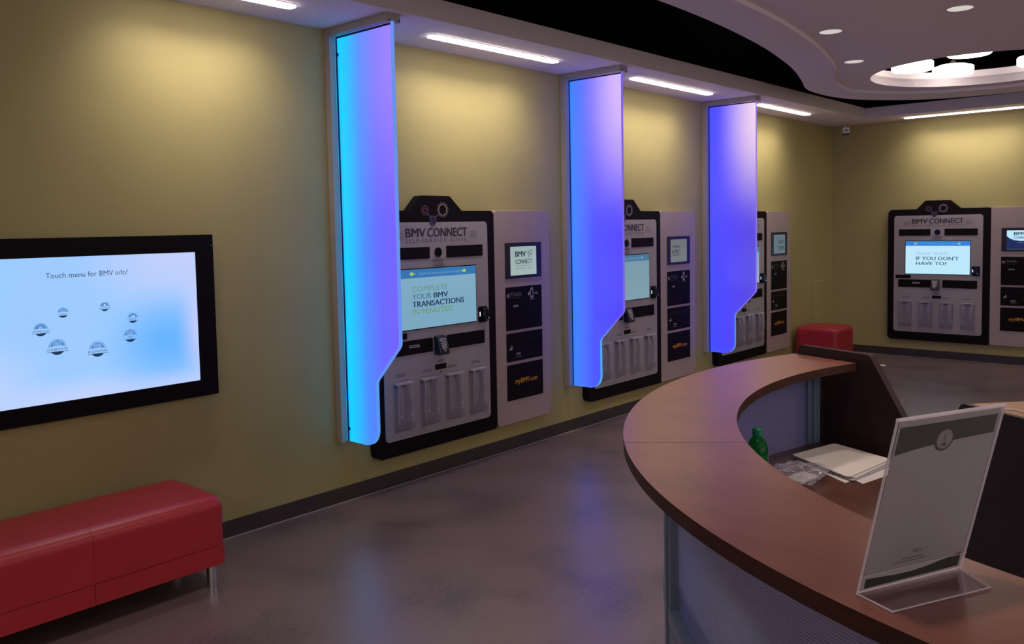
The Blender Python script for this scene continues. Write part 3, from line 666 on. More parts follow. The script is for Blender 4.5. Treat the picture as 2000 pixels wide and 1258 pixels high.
def side_panel(idx, label, loc, rotz):
    z0 = 0.207; Z = -z0
    t = thing('payment_panel', label, 'panel', (loc[0], loc[1], z0), rotz, 'payment panels beside the kiosks')
    MB().prism(rounded([(0.004, 0.207), (0.600, 0.207), (0.600, 1.718), (0.004, 1.718)], [0.03, 0.055, 0.055, 0.03], 7), -0.001, -0.060, 'y').build('board', SILV2, t, off=(0, 0, Z), bevel=0.003)
    MB().prism(rrect(0.108, 0.499, 1.239, 1.492, 0.004, 2), -0.0605, -0.066, 'y').build('tablet_frame', mat('charcoal_frame', (0.022, 0.016, 0.022), 0.35), t, off=(0, 0, Z), bevel=0.002)
    s_ = MB().box(0.160, 0.439, -0.068, -0.0662, 1.261, 1.464).build('tablet_screen', TABS[idx], t, off=(0, 0, Z))
    y = -0.0688
    def put(tx, u, z, wd, cap, bold=0.0, mt=S_DK, sp=1.0):
        m = MB(); text(m, tx, u, z, wd, cap, y, bold=bold, space=sp); m.build('lettering', mt, s_, off=(0, 0, Z))
    if idx == 0:
        put('BMV', 0.210, 1.392, 0.112, 0.040, 0.07); put('CONNECT', 0.210, 1.341, 0.180, 0.032, 0.04); put('DRIVEN BY YOU', 0.210, 1.303, 0.182, 0.012, 0, S_SLATE, 1.3)
        m = MB(); m.ring((0.346, 1.419), 0.009, 0.012, y, y - 0.0005, 20); m.ring((0.378, 1.422), 0.014, 0.018, y, y - 0.0005, 24); m.ring((0.360, 1.395), 0.006, 0.009, y, y - 0.0005, 18)
        m.build('emblem', S_DK, s_, off=(0, 0, Z))
        m = MB(); m.add([(0.210, y, 1.3265), (0.390, y, 1.3265), (0.390, y, 1.3285), (0.210, y, 1.3285)], [(0, 1, 2, 3)]); m.build('rule', S_SLATE, s_, off=(0, 0, Z))
    elif idx == 1:
        put('CONFIRM', 0.185, 1.388, 0.125, 0.024, 0.04); put('& PAY', 0.185, 1.340, 0.125, 0.034, 0.06)
        m = MB(); scribble(m, 0.185, 0.305, 1.322, 0.008, y, 1); m.build('caption', S_DK, s_, off=(0, 0, Z), kind='stuff')
        m = MB(); m.add([(0.375 + 0.012 * math.cos(k * PI / 6), y, 1.36 + 0.017 * math.sin(k * PI / 6)) for k in range(12)], [tuple(range(12))])
        m.build('hand_mark', flat('tablet_tan', (0.26, 0.20, 0.15)), s_, off=(0, 0, Z))
    elif idx == 2:
        put('EASY', 0.275, 1.370, 0.140, 0.036, 0.06); put('STEPS', 0.275, 1.303, 0.140, 0.036, 0.06)
        m = MB(); scribble(m, 0.175, 0.42, 1.425, 0.008, y, 1); m.build('caption', flat('tablet_faint_ink', (0.05, 0.08, 0.10)), s_, off=(0, 0, Z), kind='stuff')
    else:
        bp = [(0.160, 1.402), (0.19, 1.376), (0.235, 1.358), (0.30, 1.350), (0.365, 1.358), (0.41, 1.376), (0.439, 1.402), (0.439, 1.262), (0.160, 1.262)]
        m = MB(); tri = tessellate_polygon([[Vector((p[0], p[1], 0)) for p in bp]]); m.add([(p[0], y + 0.0003, p[1]) for p in bp], tri)
        m.build('navy_footer', S_NB, s_, off=(0, 0, Z))
        put('BMV', 0.228, 1.411, 0.115, 0.036, 0.06, S_NAVY); put('CONNECT', 0.228, 1.374, 0.165, 0.025, 0.04, S_NAVY)
        m = MB(); scribble(m, 0.255, 0.32, 1.327, 0.008, y, 1); m.build('caption', WHITEP, s_, off=(0, 0, Z), kind='stuff')
    for i, (c, d) in enumerate(((0.873, 1.180), (0.651, 0.852), (0.374, 0.628))):
        pl_ = MB().prism(rrect(0.108, 0.498, c, d, 0.003, 2), -0.0605, -0.0635, 'y').build('black_plate', BLK, t, off=(0, 0, Z))
        yy = -0.0642
        if i == 0:
            MB().ring((0.130, 1.121), 0.007, 0.012, yy, yy - 0.0006, 16).build('icon', WHITEP, pl_, off=(0, 0, Z))
            fr = MB()
            for a, b, cc_, dd in ((0.151, 0.262, 1.137, 1.1405), (0.151, 0.262, 1.099, 1.1025), (0.151, 0.154, 1.099, 1.14), (0.259, 0.262, 1.099, 1.14)): fr.box(a, b, yy - 0.001, yy + 0.0005, cc_, dd)
            fr.build('card_slot_frame', GREYTX, pl_, off=(0, 0, Z))
            nb = MB(); nb.add([(0.155, -0.0636, 1.104), (0.258, -0.0636, 1.104), (0.258, -0.0636, 1.136), (0.155, -0.0636, 1.136), (0.165, -0.085, 1.112), (0.258, -0.085, 1.112), (0.258, -0.078, 1.132), (0.165, -0.078, 1.132)],
                              [(0, 3, 2, 1), (4, 5, 6, 7), (0, 1, 5, 4), (1, 2, 6, 5), (2, 3, 7, 6), (3, 0, 4, 7)])
            nb.build('card_slot', GLOSSB, pl_, off=(0, 0, Z), bevel=0.003)
            # hand-shaped outline of the contactless pad
            m = MB(); pp = [(0.370, 1.090), (0.402, 1.090), (0.402, 1.150), (0.395, 1.162), (0.386, 1.170), (0.377, 1.162), (0.370, 1.150)]
            hh = [(0.375, 1.104), (0.397, 1.104), (0.397, 1.146), (0.386, 1.150), (0.375, 1.146)]
            m.prism(pp, yy, yy - 0.002, 'y', [hh]); m.build('icon', mat('pale_grey_print', (0.38, 0.36, 0.36), 0.5), pl_, off=(0, 0, Z))
            m = MB(); m.ring((0.352, 1.118), 0.003, 0.008, yy, yy - 0.0006, 12); m.box(0.355, 0.360, yy - 0.001, yy, 1.122, 1.138); m.build('icon', WHITEP, pl_, off=(0, 0, Z))
            m = MB(); scribble(m, 0.180, 0.240, 1.046, 0.005, yy, 2, 0.009); scribble(m, 0.415, 0.455, 1.125, 0.004, yy, 2, 0.01); scribble(m, 0.365, 0.425, 1.078, 0.004, yy, 1)
            m.build('caption', WHITEP, pl_, off=(0, 0, Z), kind='stuff')
            m = MB(); m.box(0.105 + 0.055, 0.165, yy, yy + 0.0006, 0.90, 1.02); m.box(0.335, 0.3385, yy, yy + 0.0006, 0.90, 1.06); m.build('seam', GLOSSB, pl_, off=(0, 0, Z))
        elif i == 1:
            m = MB(); m.ring((0.145, 0.741), 0.003, 0.008, yy, yy - 0.0006, 12); m.ring((0.160, 0.745), 0.002, 0.007, yy, yy - 0.0006, 12); m.box(0.157, 0.163, yy - 0.001, yy, 0.752, 0.766); m.build('icon', WHITEP, pl_, off=(0, 0, Z))
            m = MB(); scribble(m, 0.205, 0.255, 0.704, 0.005, yy, 2, 0.009); scribble(m, 0.195, 0.27, 0.680, 0.002, yy, 1); m.build('caption', WHITEP, pl_, off=(0, 0, Z), kind='stuff')
            m = MB(); m.prism(rrect(0.13, 0.44, 0.79, 0.815, 0.004, 2), -0.0636, -0.0645, 'y'); m.build('ticket_slot', GLOSSB, pl_, off=(0, 0, Z))
        else:
            m = MB(); text(m, 'my', 0.190, 0.488, 0.064, 0.038, yy, bold=0.0, shear=0.25); text(m, 'BMV', 0.256, 0.488, 0.088, 0.036, yy, bold=0.022); text(m, '.com', 0.346, 0.488, 0.086, 0.036, yy)
            m.build('lettering', ORANGE, pl_, off=(0, 0, Z))
    return t

L1 = [('COMPLETE', -0.765, 1.210, 0.303, 0.034, -0.012, S_GRN2), ('YOUR', -0.765, 1.163, 0.160, 0.034, 0.0, S_SLATE), ('BMV', -0.582, 1.163, 0.124, 0.034, 0.07, S_NAVY),
      ('TRANSACTIONS', -0.765, 1.114, 0.451, 0.036, 0.07, S_NAVY), ('IN MINUTES!', -0.765, 1.068, 0.345, 0.034, 0.0, S_GREEN)]
L4 = [('WHY WAIT', -0.756, 1.190, 0.346, 0.036, -0.012, S_GREY), ("IF YOU DON'T", -0.756, 1.135, 0.447, 0.040, 0.05, S_SLATE), ('HAVE TO?', -0.756, 1.078, 0.322, 0.038, 0.05, S_SLATE)]
kiosk(0, 'self-service kiosk between the first and second glass fins, screen reading COMPLETE YOUR BMV TRANSACTIONS', (0, 4.267), PI / 2, L1)
kiosk(1, 'self-service kiosk half behind the middle glowing glass fin, its screen without text', (0, 6.398), PI / 2, [])
kiosk(2, 'self-service kiosk mostly hidden behind the third glass fin, nearest the red stool', (0, 8.495), PI / 2, [])
kiosk(3, 'self-service kiosk on the back wall, screen asking WHY WAIT IF YOU DON\'T HAVE TO', (1.756, YB), 0, L4)
side_panel(0, 'grey payment panel with black plates, tablet reading BMV CONNECT DRIVEN BY YOU', (0, 4.267), PI / 2)
side_panel(1, 'grey payment panel with black plates, tablet reading CONFIRM & PAY', (0, 6.398), PI / 2)
side_panel(2, 'grey payment panel with black plates, tablet reading EASY STEPS', (0, 8.495), PI / 2)
side_panel(3, 'grey payment panel on the back wall cut by the right picture edge', (1.756, YB), 0)

# ================================================================== wall touch screen
t = thing('touch_screen', 'large black framed touch screen on the wall showing a ring of menu icons', 'screen', (0, 0.96, 0.783), PI / 2)
oy = -0.96; Z = -0.783
def tvb(): return MB()
TV = (0.962, 2.193, 0.783, 1.595); SC = (1.055, 2.097, 0.865, 1.509)
outer = [(TV[0], TV[2]), (TV[1], TV[2]), (TV[1], TV[3]), (TV[0], TV[3])]; inner = [(SC[0], SC[2]), (SC[1], SC[2]), (SC[1], SC[3]), (SC[0], SC[3])]
MB().prism(outer, -0.001, -0.052, 'y', [inner]).build('frame', mat('matte_black_frame', (0.005, 0.004, 0.006), 0.5, spec=0.1), t, off=(oy, 0, Z), bevel=0.002)
def tv_mat():
    m = bpy.data.materials.new('touch_screen_picture'); m.use_nodes = True; nt = m.node_tree; nt.nodes.clear()
    out = nt.nodes.new('ShaderNodeOutputMaterial'); tc = nt.nodes.new('ShaderNodeTexCoord')
    em = nt.nodes.new('ShaderNodeEmission'); em.inputs[1].default_value = 1.0
    def blob(c, r):
        vm = nt.nodes.new('ShaderNodeVectorMath'); vm.operation = 'SUBTRACT'; vm.inputs[1].default_value = (c[0], 0.5, c[1]); nt.links.new(tc.outputs['Generated'], vm.inputs[0])
        sc_ = nt.nodes.new('ShaderNodeVectorMath'); sc_.operation = 'MULTIPLY'; sc_.inputs[1].default_value = (1 / r[0], 0, 1 / r[1]); nt.links.new(vm.outputs[0], sc_.inputs[0])
        ln = nt.nodes.new('ShaderNodeVectorMath'); ln.operation = 'LENGTH'; nt.links.new(sc_.outputs[0], ln.inputs[0])
        mr = nt.nodes.new('ShaderNodeMapRange'); mr.interpolation_type = 'SMOOTHSTEP'; mr.inputs['From Min'].default_value = 0; mr.inputs['From Max'].default_value = 1; mr.inputs['To Min'].default_value = 1; mr.inputs['To Max'].default_value = 0
        nt.links.new(ln.outputs['Value'], mr.inputs[0]); return mr
    col = None
    base = (0.34, 0.60, 1.0)
    prev = None
    for (c, r, cc_, k) in (((0.90, 0.95), (0.55, 0.50), (0.54, 0.63, 0.98), 1.0), ((0.0, 0.15), (0.40, 0.45), (0.55, 0.67, 1.0), 0.9), ((0.45, 0.0), (0.7, 0.22), (0.56, 0.66, 1.0), 0.9),
                              ((0.84, 0.34), (0.36, 0.46), (0.14, 0.46, 1.0), 1.0), ((1.03, 0.45), (0.15, 0.7), (0.60, 0.62, 0.98), 1.0), ((0.95, -0.02), (0.5, 0.16), (0.50, 0.62, 1.0), 1.0)):
        mr = blob(c, r); mu = nt.nodes.new('ShaderNodeMath'); mu.operation = 'MULTIPLY'; mu.inputs[1].default_value = k; nt.links.new(mr.outputs[0], mu.inputs[0])
        mx = nt.nodes.new('ShaderNodeMix'); mx.data_type = 'RGBA'; nt.links.new(mu.outputs[0], mx.inputs[0])
        if prev is None: mx.inputs[6].default_value = (*base, 1)
        else: nt.links.new(prev.outputs[2], mx.inputs[6])
        mx.inputs[7].default_value = (*cc_, 1); prev = mx
    nt.links.new(prev.outputs[2], em.inputs[0]); nt.links.new(em.outputs[0], out.inputs[0])
    return m
s_ = MB().box(SC[0] - 0.004, SC[1] + 0.004, -0.047, -0.030, SC[2] - 0.004, SC[3] + 0.004).build('screen', tv_mat(), t, off=(oy, 0, Z))
y = -0.0478
NV = flat('menu_navy', (0.006, 0.035, 0.10)); MBL = flat('menu_blue', (0.07, 0.24, 0.62)); MSL = flat('menu_slate', (0.08, 0.20, 0.34)); MPL = flat('menu_pale', (0.35, 0.62, 0.98)); MWH = flat('menu_white', (0.70, 0.85, 1.0))
m = MB(); text(m, 'Touch menu for BMV info!', 1.400, 1.4165, 0.358, 0.024, y); m.build('lettering', flat('title_ink', (0.03, 0.07, 0.14)), s_, off=(oy, 0, Z))
icons = [('TITLES', 1.464, 1.261, 0.0215, 'card'), ('SUSPENSIONS', 1.646, 1.273, 0.020, 'star'), ('REAL ID', 1.773, 1.209, 0.0225, 'car'), ('LICENSES & IDs', 1.369, 1.194, 0.027, 'hand'),
         ('CDL', 1.757, 1.126, 0.028, 'card'), ('LICENSE PLATES', 1.433, 1.110, 0.033, 'card'), ('REGISTRATIONS', 1.605, 1.080, 0.033, 'id')]
for nm, u, z, r, kd in icons:
    a = MB(); n = 20
    ua = [(u + r * 0.94 * math.cos(PI * (0.055 + 0.89 * k / n)), z + r * 0.94 * math.sin(PI * (0.055 + 0.89 * k / n))) for k in range(n + 1)]
    a.add([(p[0], y, p[1]) for p in ua], [tuple(range(n + 1))])
    ic = a.build('menu_icon', MBL, s_, off=(oy, 0, Z))
    b = MB()
    la = [(u + r * math.cos(PI * (1.18 + 0.64 * k / n)), z - r * 0.02 + r * math.sin(PI * (1.18 + 0.64 * k / n))) for k in range(n + 1)]
    b.add([(p[0], y, p[1]) for p in la], [tuple(range(n + 1))])
    hw = r * (1.36 if len(nm) > 8 else 1.12)
    b.add([(u - hw, y, z - r * 0.60), (u + hw, y, z - r * 0.60), (u + hw, y, z - r * 0.55), (u - hw, y, z - r * 0.55)], [(0, 1, 2, 3)])
    for k in range(n):
        a0, a1 = PI * k / n, PI * (k + 1) / n
        b.add([(u + r * 1.10 * math.cos(q), y, z + r * 1.10 * math.sin(q)) for q in (a0, a1)] + [(u + r * 1.05 * math.cos(q), y, z + r * 1.05 * math.sin(q)) for q in (a1, a0)], [(0, 1, 2, 3)])
    wd = hw * 1.92 if len(nm) > 8 else (r * 1.5 if len(nm) > 5 else r * 0.9)
    text(b, nm, u - wd / 2, z - r * 0.40, wd, r * 0.30, y)
    b.build('menu_icon_ink', NV, s_, off=(oy, 0, Z))
    g = MB(); yy = y - 0.0005
    if kd in ('card', 'id'):
        for (p, q, r_, s2) in ((-0.5, 0.5, 0.64, 0.70), (-0.5, 0.5, 0.20, 0.26), (-0.5, -0.44, 0.20, 0.70), (0.44, 0.5, 0.20, 0.70), (-0.34, 0.10 if kd == 'id' else 0.34, 0.50, 0.55), (-0.34, 0.10 if kd == 'id' else 0.34, 0.36, 0.41)):
            g.add([(u + p * r, yy, z + r_ * r), (u + q * r, yy, z + r_ * r), (u + q * r, yy, z + s2 * r), (u + p * r, yy, z + s2 * r)], [(0, 1, 2, 3)])
        if kd == 'id': g.add([(u + 0.27 * r + 0.11 * r * math.cos(k * PI / 4), yy, z + 0.46 * r + 0.11 * r * math.sin(k * PI / 4)) for k in range(8)], [tuple(range(8))])
    elif kd == 'star':
        pts = [(u + (0.30 if k % 2 == 0 else 0.13) * r * math.sin(k * PI / 5), z + 0.45 * r + (0.30 if k % 2 == 0 else 0.13) * r * math.cos(k * PI / 5)) for k in range(10)]
        g.add([(p[0], yy, p[1]) for p in pts] + [(u, yy, z + 0.45 * r)], [(k, (k + 1) % 10, 10) for k in range(10)])
    else:
        pts = [(-0.45, 0.2), (0.45, 0.2), (0.45, 0.45), (0.3, 0.62), (-0.02, 0.62), (-0.12, 0.45), (-0.45, 0.40)] if kd == 'car' else [(-0.3, 0.22), (-0.1, 0.18), (0.0, 0.4), (0.02, 0.68), (-0.1, 0.55), (-0.22, 0.5)]
        g.add([(u + a_ * r, yy, z + b_ * r) for a_, b_ in pts], tessellate_polygon([[Vector((a_, b_, 0)) for a_, b_ in pts]]))
        if kd == 'hand':
            for k in range(8):
                a0, a1 = 2 * PI * k / 8, 2 * PI * (k + 1) / 8
                g.add([(u + 0.2 * r + q2 * r * math.cos(q), yy, z + 0.38 * r + q2 * r * math.sin(q)) for q2, q in ((0.2, a0), (0.2, a1), (0.14, a1), (0.14, a0))], [(0, 1, 2, 3)])
    g.build('menu_icon_glyph', MPL if kd != 'star' else MWH, s_, off=(oy, 0, Z))
MB().cyl((2.181, -0.054, 1.54), 0.002, 0.002, 'y', 8).build('sensor', WHITEP, t, off=(oy, 0, Z))

# ================================================================== red bench and red stool
def soft_box(x0, x1, y0, y1, z0, z1, r, round_y=(True, True)):
    """upholstered block with generously rounded top and corners, flat underside"""
    def axis(a, b, ra, rb, n=6, m=8):
        out = [a + ra * (1 - math.cos(PI / 2 * k / n)) for k in range(n)] if ra else [a]
        lo, hi = a + ra, b - rb
        out += [lo + (hi - lo) * k / m for k in range(0 if ra else 1, m + (1 if rb else 0))]
        out += [b - rb * (1 - math.cos(PI / 2 * k / n)) for k in range(n - 1, -1, -1)] if rb else [b]
        return out
    ry0, ry1 = (r if round_y[0] else 0), (r if round_y[1] else 0)
    X = axis(x0, x1, r, r); Y = axis(y0, y1, ry0, ry1, m=14); Z = axis(z0, z1, 0, r)
    idx = {}; vs = []; fs = []
    def vert(p):
        k = tuple(round(c, 6) for c in p)
        if k not in idx:
            q = Vector((min(max(p[0], x0 + r), x1 - r), min(max(p[1], y0 + ry0), y1 - ry1), min(p[2], z1 - r)))
            d = Vector(p) - q
            if d.length > 1e-9: d = d.normalized() * r
            w_ = q + d
            cx, cy = (w_.x - x0) / (x1 - x0), (w_.y - y0) / (y1 - y0)
            w_.z += 0.007 * max(0, (w_.z - z0) / (z1 - z0)) * (4 * cx * (1 - cx))
            idx[k] = len(vs); vs.append(tuple(w_))
        return idx[k]
    def grid(A, B, f):
        for i in range(len(A) - 1):
            for j in range(len(B) - 1):
                q = [vert(f(A[i], B[j])), vert(f(A[i + 1], B[j])), vert(f(A[i + 1], B[j + 1])), vert(f(A[i], B[j + 1]))]
                q2 = [v for n_, v in enumerate(q) if v not in q[:n_]]
                if len(q2) > 2: fs.append(tuple(q2))
    for z in (z0, z1): grid(X, Y, lambda a, b, z=z: (a, b, z))
    for y in (y0, y1): grid(X, Z, lambda a, b, y=y: (a, y, b))
    for x in (x0, x1): grid(Y, Z, lambda a, b, x=x: (x, a, b))
    m = MB(); m.add(vs, fs)
    return m
def bench(name, label, cat, x0, x1, y0, y1, joints, legs_all=True):
    t = thing(name, label, cat, ((x0 + x1) / 2, (y0 + y1) / 2, 0), 0)
    ox, oy_ = -(x0 + x1) / 2, -(y0 + y1) / 2
    ys = [y0] + joints + [y1]
    for i in range(len(ys) - 1):
        a, b = ys[i], ys[i + 1]
        first, last = i == 0, i == len(ys) - 2
        g = 0.0006
        m = soft_box(x0, x1, a + (0 if first else g), b - (0 if last else g), 0.203, 0.422, 0.055, round_y=(first, last))
        m.build('cushion', RED, t, off=(ox, oy_, 0), smooth=True)
        MB().prism(rounded([(x0 + 0.003, a + (0.003 if first else g)), (x1 - 0.003, a + (0.003 if first else g)), (x1 - 0.003, b - (0.003 if last else g)), (x0 + 0.003, b - (0.003 if last else g))],
                           [0.03 if first else 0.002, 0.03 if first else 0.002, 0.03 if last else 0.002, 0.03 if last else 0.002], 5), 0.112, 0.2005, 'z').build('base_band', RED, t, off=(ox, oy_, 0), bevel=0.005)
    for lx in (x0 + 0.055, x1 - 0.055):
        for ly in (y0 + 0.055, y1 - 0.055):
            MB().cyl((lx, ly, 0.0), 0.021, 0.112, 'z', 24).build('leg', CHROME, t, off=(ox, oy_, 0), smooth=False)
    return t
bench('red_bench', 'long red vinyl bench on chrome legs under the wall touch screen', 'bench', 0.085, 0.562, 0.76, 1.925, [1.343])
bench('red_stool', 'square red vinyl stool beside the room corner behind the counter end', 'stool', 0.062, 0.545, 9.20, 9.705, [])

# ================================================================== reception counter
CC = Vector((4.215, 2.757)); RO, RI = 1.700, 1.402; HT = 1.067
def PP(a, r): a = math.radians(a); return (CC.x + r * math.cos(a), CC.y + r * math.sin(a))
t = thing('reception_counter', 'curved dark walnut reception counter with ribbed translucent front panels', 'counter', (CC.x, CC.y, 0))
off = (-CC.x, -CC.y, 0)
A0, AS, A1 = 160.6, 217.6, 277.0
c2 = (0.0, 0.0)
for a, b in ((A0, AS - 0.03), (AS + 0.03, A1)):
    m = MB(); m.arc(CC, RI, RO, a, b, HT - 0.030, HT, 56)
    o = m.build('countertop', [WOOD, WOODE], t, off=off, smooth=None)
    for p in o.data.polygons:
        if p.normal.z < 0.5: p.material_index = 1
# work surface under it
m = MB(); m.arc(CC, 0.98, 1.548, A0 + 0.6, A1, 0.709, 0.737, 56)
o = m.build('desk_surface', [wood('dark_walnut_desk', (0.055, 0.020, 0.014), (0.095, 0.036, 0.024), 0.32, (1, 5, 1)), WOODE], t, off=off, smooth=None)
for p in o.data.polygons:
    if p.normal.z < 0.5: p.material_index = 1
# end panel standing radially at the far end
def endpanel(ang, flip=1):
    a = math.radians(ang); er = Vector((math.cos(a), math.sin(a))); et = Vector((-math.sin(a), math.cos(a)))
    prof = rounded([(1.704, 0.0), (1.704, 1.102), (1.356, 1.102), (1.190, 0.860), (1.098, 0.737), (1.098, 0.0)], [0, 0.024, 0.03, 0.0, 0.0, 0], 6)
    vs = []; n = len(prof)
    for th in (0.0, -0.030):
        for r, z in prof:
            p = CC + er * r + et * th * flip; vs.append((p.x, p.y, z))
    tri = tessellate_polygon([[Vector((r, z, 0)) for r, z in prof]])
    fs = [tuple(x) for x in tri] + [tuple(i + n for i in reversed(x)) for x in tri] + [(i, (i + 1) % n, (i + 1) % n + n, i + n) for i in range(n)]
    return MB().add(vs, fs)
o = endpanel(160.0, 1).build('end_panel', [WOODD, WOODE], t, off=off, smooth=None)
endpanel(A1 + 0.3, -1).build('end_panel', WOODD, t, off=off, smooth=None)
# metal tabs on the outside of the end panel
a = math.radians(160.0); et = Vector((-math.sin(a), math.cos(a))); er = Vector((math.cos(a), math.sin(a)))
for rr in (1.385, 1.325):
    p = CC + er * rr - et * 0.036
    MB().box(p.x - 0.008, p.x + 0.008, p.y - 0.0055, p.y + 0.0055, HT + 0.016 - (0.02 if rr < 1.36 else 0), HT + 0.0185 - (0.02 if rr < 1.36 else 0)).build('bracket', WHITEP, t, off=off)
def rbox(ang, r0, r1, hw, z0, z1, mb=None):
    """box centred on a ray: radial extent r0..r1, half width hw"""
    a = math.radians(ang); er = Vector((math.cos(a), math.sin(a))); et = Vector((-math.sin(a), math.cos(a)))
    P = [CC + er * r + et * s for r, s in ((r0, -hw), (r1, -hw), (r1, hw), (r0, hw))]
    mb = mb or MB(); mb.prism([tuple(p) for p in P], z0, z1, 'z'); return mb
for ang, z0 in ((AS, 0.0), (161.9, 0.0), (276.0, 0.0)):
    rbox(ang, 1.553, 1.603, 0.017, z0, HT - 0.031).build('post', METAL, t, off=off, bevel=0.003)
def ribbed(a0, a1, z0, z1, r, rib=0.0062, na=72):
    n = int((z1 - z0) / rib); rows = []
    for i in range(n):
        z = z0 + (z1 - z0) * i / n; h = (z1 - z0) / n
        rows += [(z, r), (z + h * 0.30, r + 0.0024), (z + h * 0.70, r + 0.0024)]
    rows.append((z1, r))
    vs = []; fs = []
    for z, q in rows:
        for k in range(na + 1):
            a = math.radians(a0 + (a1 - a0) * k / na); vs.append((CC.x + q * math.cos(a), CC.y + q * math.sin(a), z))
    m = na + 1
    for i in range(len(rows) - 1):
        for k in range(na): fs.append((i * m + k, i * m + k + 1, (i + 1) * m + k + 1, (i + 1) * m + k))
    return MB().add(vs, fs)
def poly_mat():
    m = bpy.data.materials.new('ribbed_polycarbonate'); m.use_nodes = True; nt = m.node_tree; nt.nodes.clear()
    out = nt.nodes.new('ShaderNodeOutputMaterial')
    tl = nt.nodes.new('ShaderNodeBsdfTranslucent'); tl.inputs[0].default_value = (0.66, 0.64, 0.80, 1)
    tp = nt.nodes.new('ShaderNodeBsdfTransparent'); tp.inputs[0].default_value = (0.7, 0.7, 0.78, 1)
    df = nt.nodes.new('ShaderNodeBsdfDiffuse'); df.inputs[0].default_value = (0.11, 0.14, 0.42, 1)
    gl = nt.nodes.new('ShaderNodeBsdfGlossy'); gl.inputs['Roughness'].default_value = 0.30; gl.inputs[0].default_value = (0.5, 0.55, 0.8, 1)
    a = nt.nodes.new('ShaderNodeMixShader'); a.inputs[0].default_value = 0.5; nt.links.new(tl.outputs[0], a.inputs[1]); nt.links.new(df.outputs[0], a.inputs[2])
    b = nt.nodes.new('ShaderNodeMixShader'); b.inputs[0].default_value = 0.18; nt.links.new(a.outputs[0], b.inputs[1]); nt.links.new(tp.outputs[0], b.inputs[2])
    c = nt.nodes.new('ShaderNodeMixShader'); c.inputs[0].default_value = 0.14; nt.links.new(b.outputs[0], c.inputs[1]); nt.links.new(gl.outputs[0], c.inputs[2])
    nt.links.new(c.outputs[0], out.inputs[0])
    return m
POLY = poly_mat()
for a, b in ((163.0, AS - 1.4), (AS + 1.4, 275.2)):
    ribbed(a, b, 0.668, HT - 0.032, 1.574).build('ribbed_panel', POLY, t, off=off, smooth=False)
    # edge stiles and rails of the frame
    rbox(a - 0.0, 1.562, 1.597, 0.013, 0.10, HT - 0.031).build('stile', METAL, t, off=off, bevel=0.002)
    rbox(b + 0.0, 1.562, 1.597, 0.013, 0.10, HT - 0.031).build('stile', METAL, t, off=off, bevel=0.002)
    MB().arc(CC, 1.560, 1.600, a, b, 0.632, 0.666, 40).build('rail', METAL, t, off=off, smooth=None)
    MB().arc(CC, 1.560, 1.596, a, b, 0.586, 0.616, 40).build('rail', METAL, t, off=off, smooth=None)
    MB().arc(CC, 1.566, 1.580, a, b, 0.13, 0.586, 40).build('lower_panel', mat('grey_blue_panel', (0.16, 0.165, 0.19), 0.5), t, off=off, smooth=None)
    MB().arc(CC, 1.566, 1.578, a, b, 0.616, 0.632, 40).build('recess_strip', GLOSSB, t, off=off, smooth=None)
    MB().arc(CC, 1.555, 1.590, a, b, 0.0, 0.13, 40).build('plinth', METAL, t, off=off, smooth=None)

# lower second station to the right
t2 = thing('low_desk', 'lower walnut desk with dark end panel at the right edge of the picture', 'desk', (3.40, 3.95, 0))
off2 = (-3.40, -3.95, 0)
dsk = [(3.045, 4.035), (3.062, 4.115), (3.12, 4.19), (3.24, 4.325), (3.45, 4.50), (3.75, 4.64), (4.10, 4.70), (4.10, 4.25), (3.80, 3.575)]
o = MB().prism(dsk, 0.752, 0.780, 'z').build('desk_top', [wood('light_walnut', (0.24, 0.115, 0.07), (0.36, 0.19, 0.12), 0.35, (1, 6, 1)), WOODE], t2, off=off2, smooth=None)
for p in o.data.polygons:
    if abs(p.normal.z) < 0.5: p.material_index = 1
pa = Vector((3.057, 3.994)); pd_ = Vector((0.252, -0.159)).normalized(); pn = Vector((pd_.y, -pd_.x))
prof = rounded([(0.0, 0.0), (0.83, 0.0), (0.83, 0.806), (0.0, 0.806)], [0, 0, 0.02, 0.028], 7)
vs = []; n = len(prof)
for th in (0.0, 0.028):
    for r, z in prof: p = pa + pd_ * r - pn * th; vs.append((p.x, p.y, z))
fs = [tuple(range(n)), tuple(range(2 * n - 1, n - 1, -1))] + [(i, (i + 1) % n, (i + 1) % n + n, i + n) for i in range(n)]
MB().add(vs, fs).build('end_panel', mat('black_brown_laminate', (0.014, 0.008, 0.010), 0.5, noise=0.15, nscale=10), t2, off=off2, smooth=None)
m = MB(); pts = [(3.27, 4.28), (3.46, 4.44), (3.75, 4.58), (4.05, 4.63)]
for (a, b) in zip(pts, pts[1:]):
    d = (Vector(b) - Vector(a)).normalized(); nn = Vector((-d.y, d.x)) * 0.01
    m.prism([(a[0] + nn.x, a[1] + nn.y), (b[0] + nn.x, b[1] + nn.y), (b[0] - nn.x, b[1] - nn.y), (a[0] - nn.x, a[1] - nn.y)], 0.0, 0.752, 'z')
m.build('modesty_panel', METAL, t2, off=off2, smooth=None)
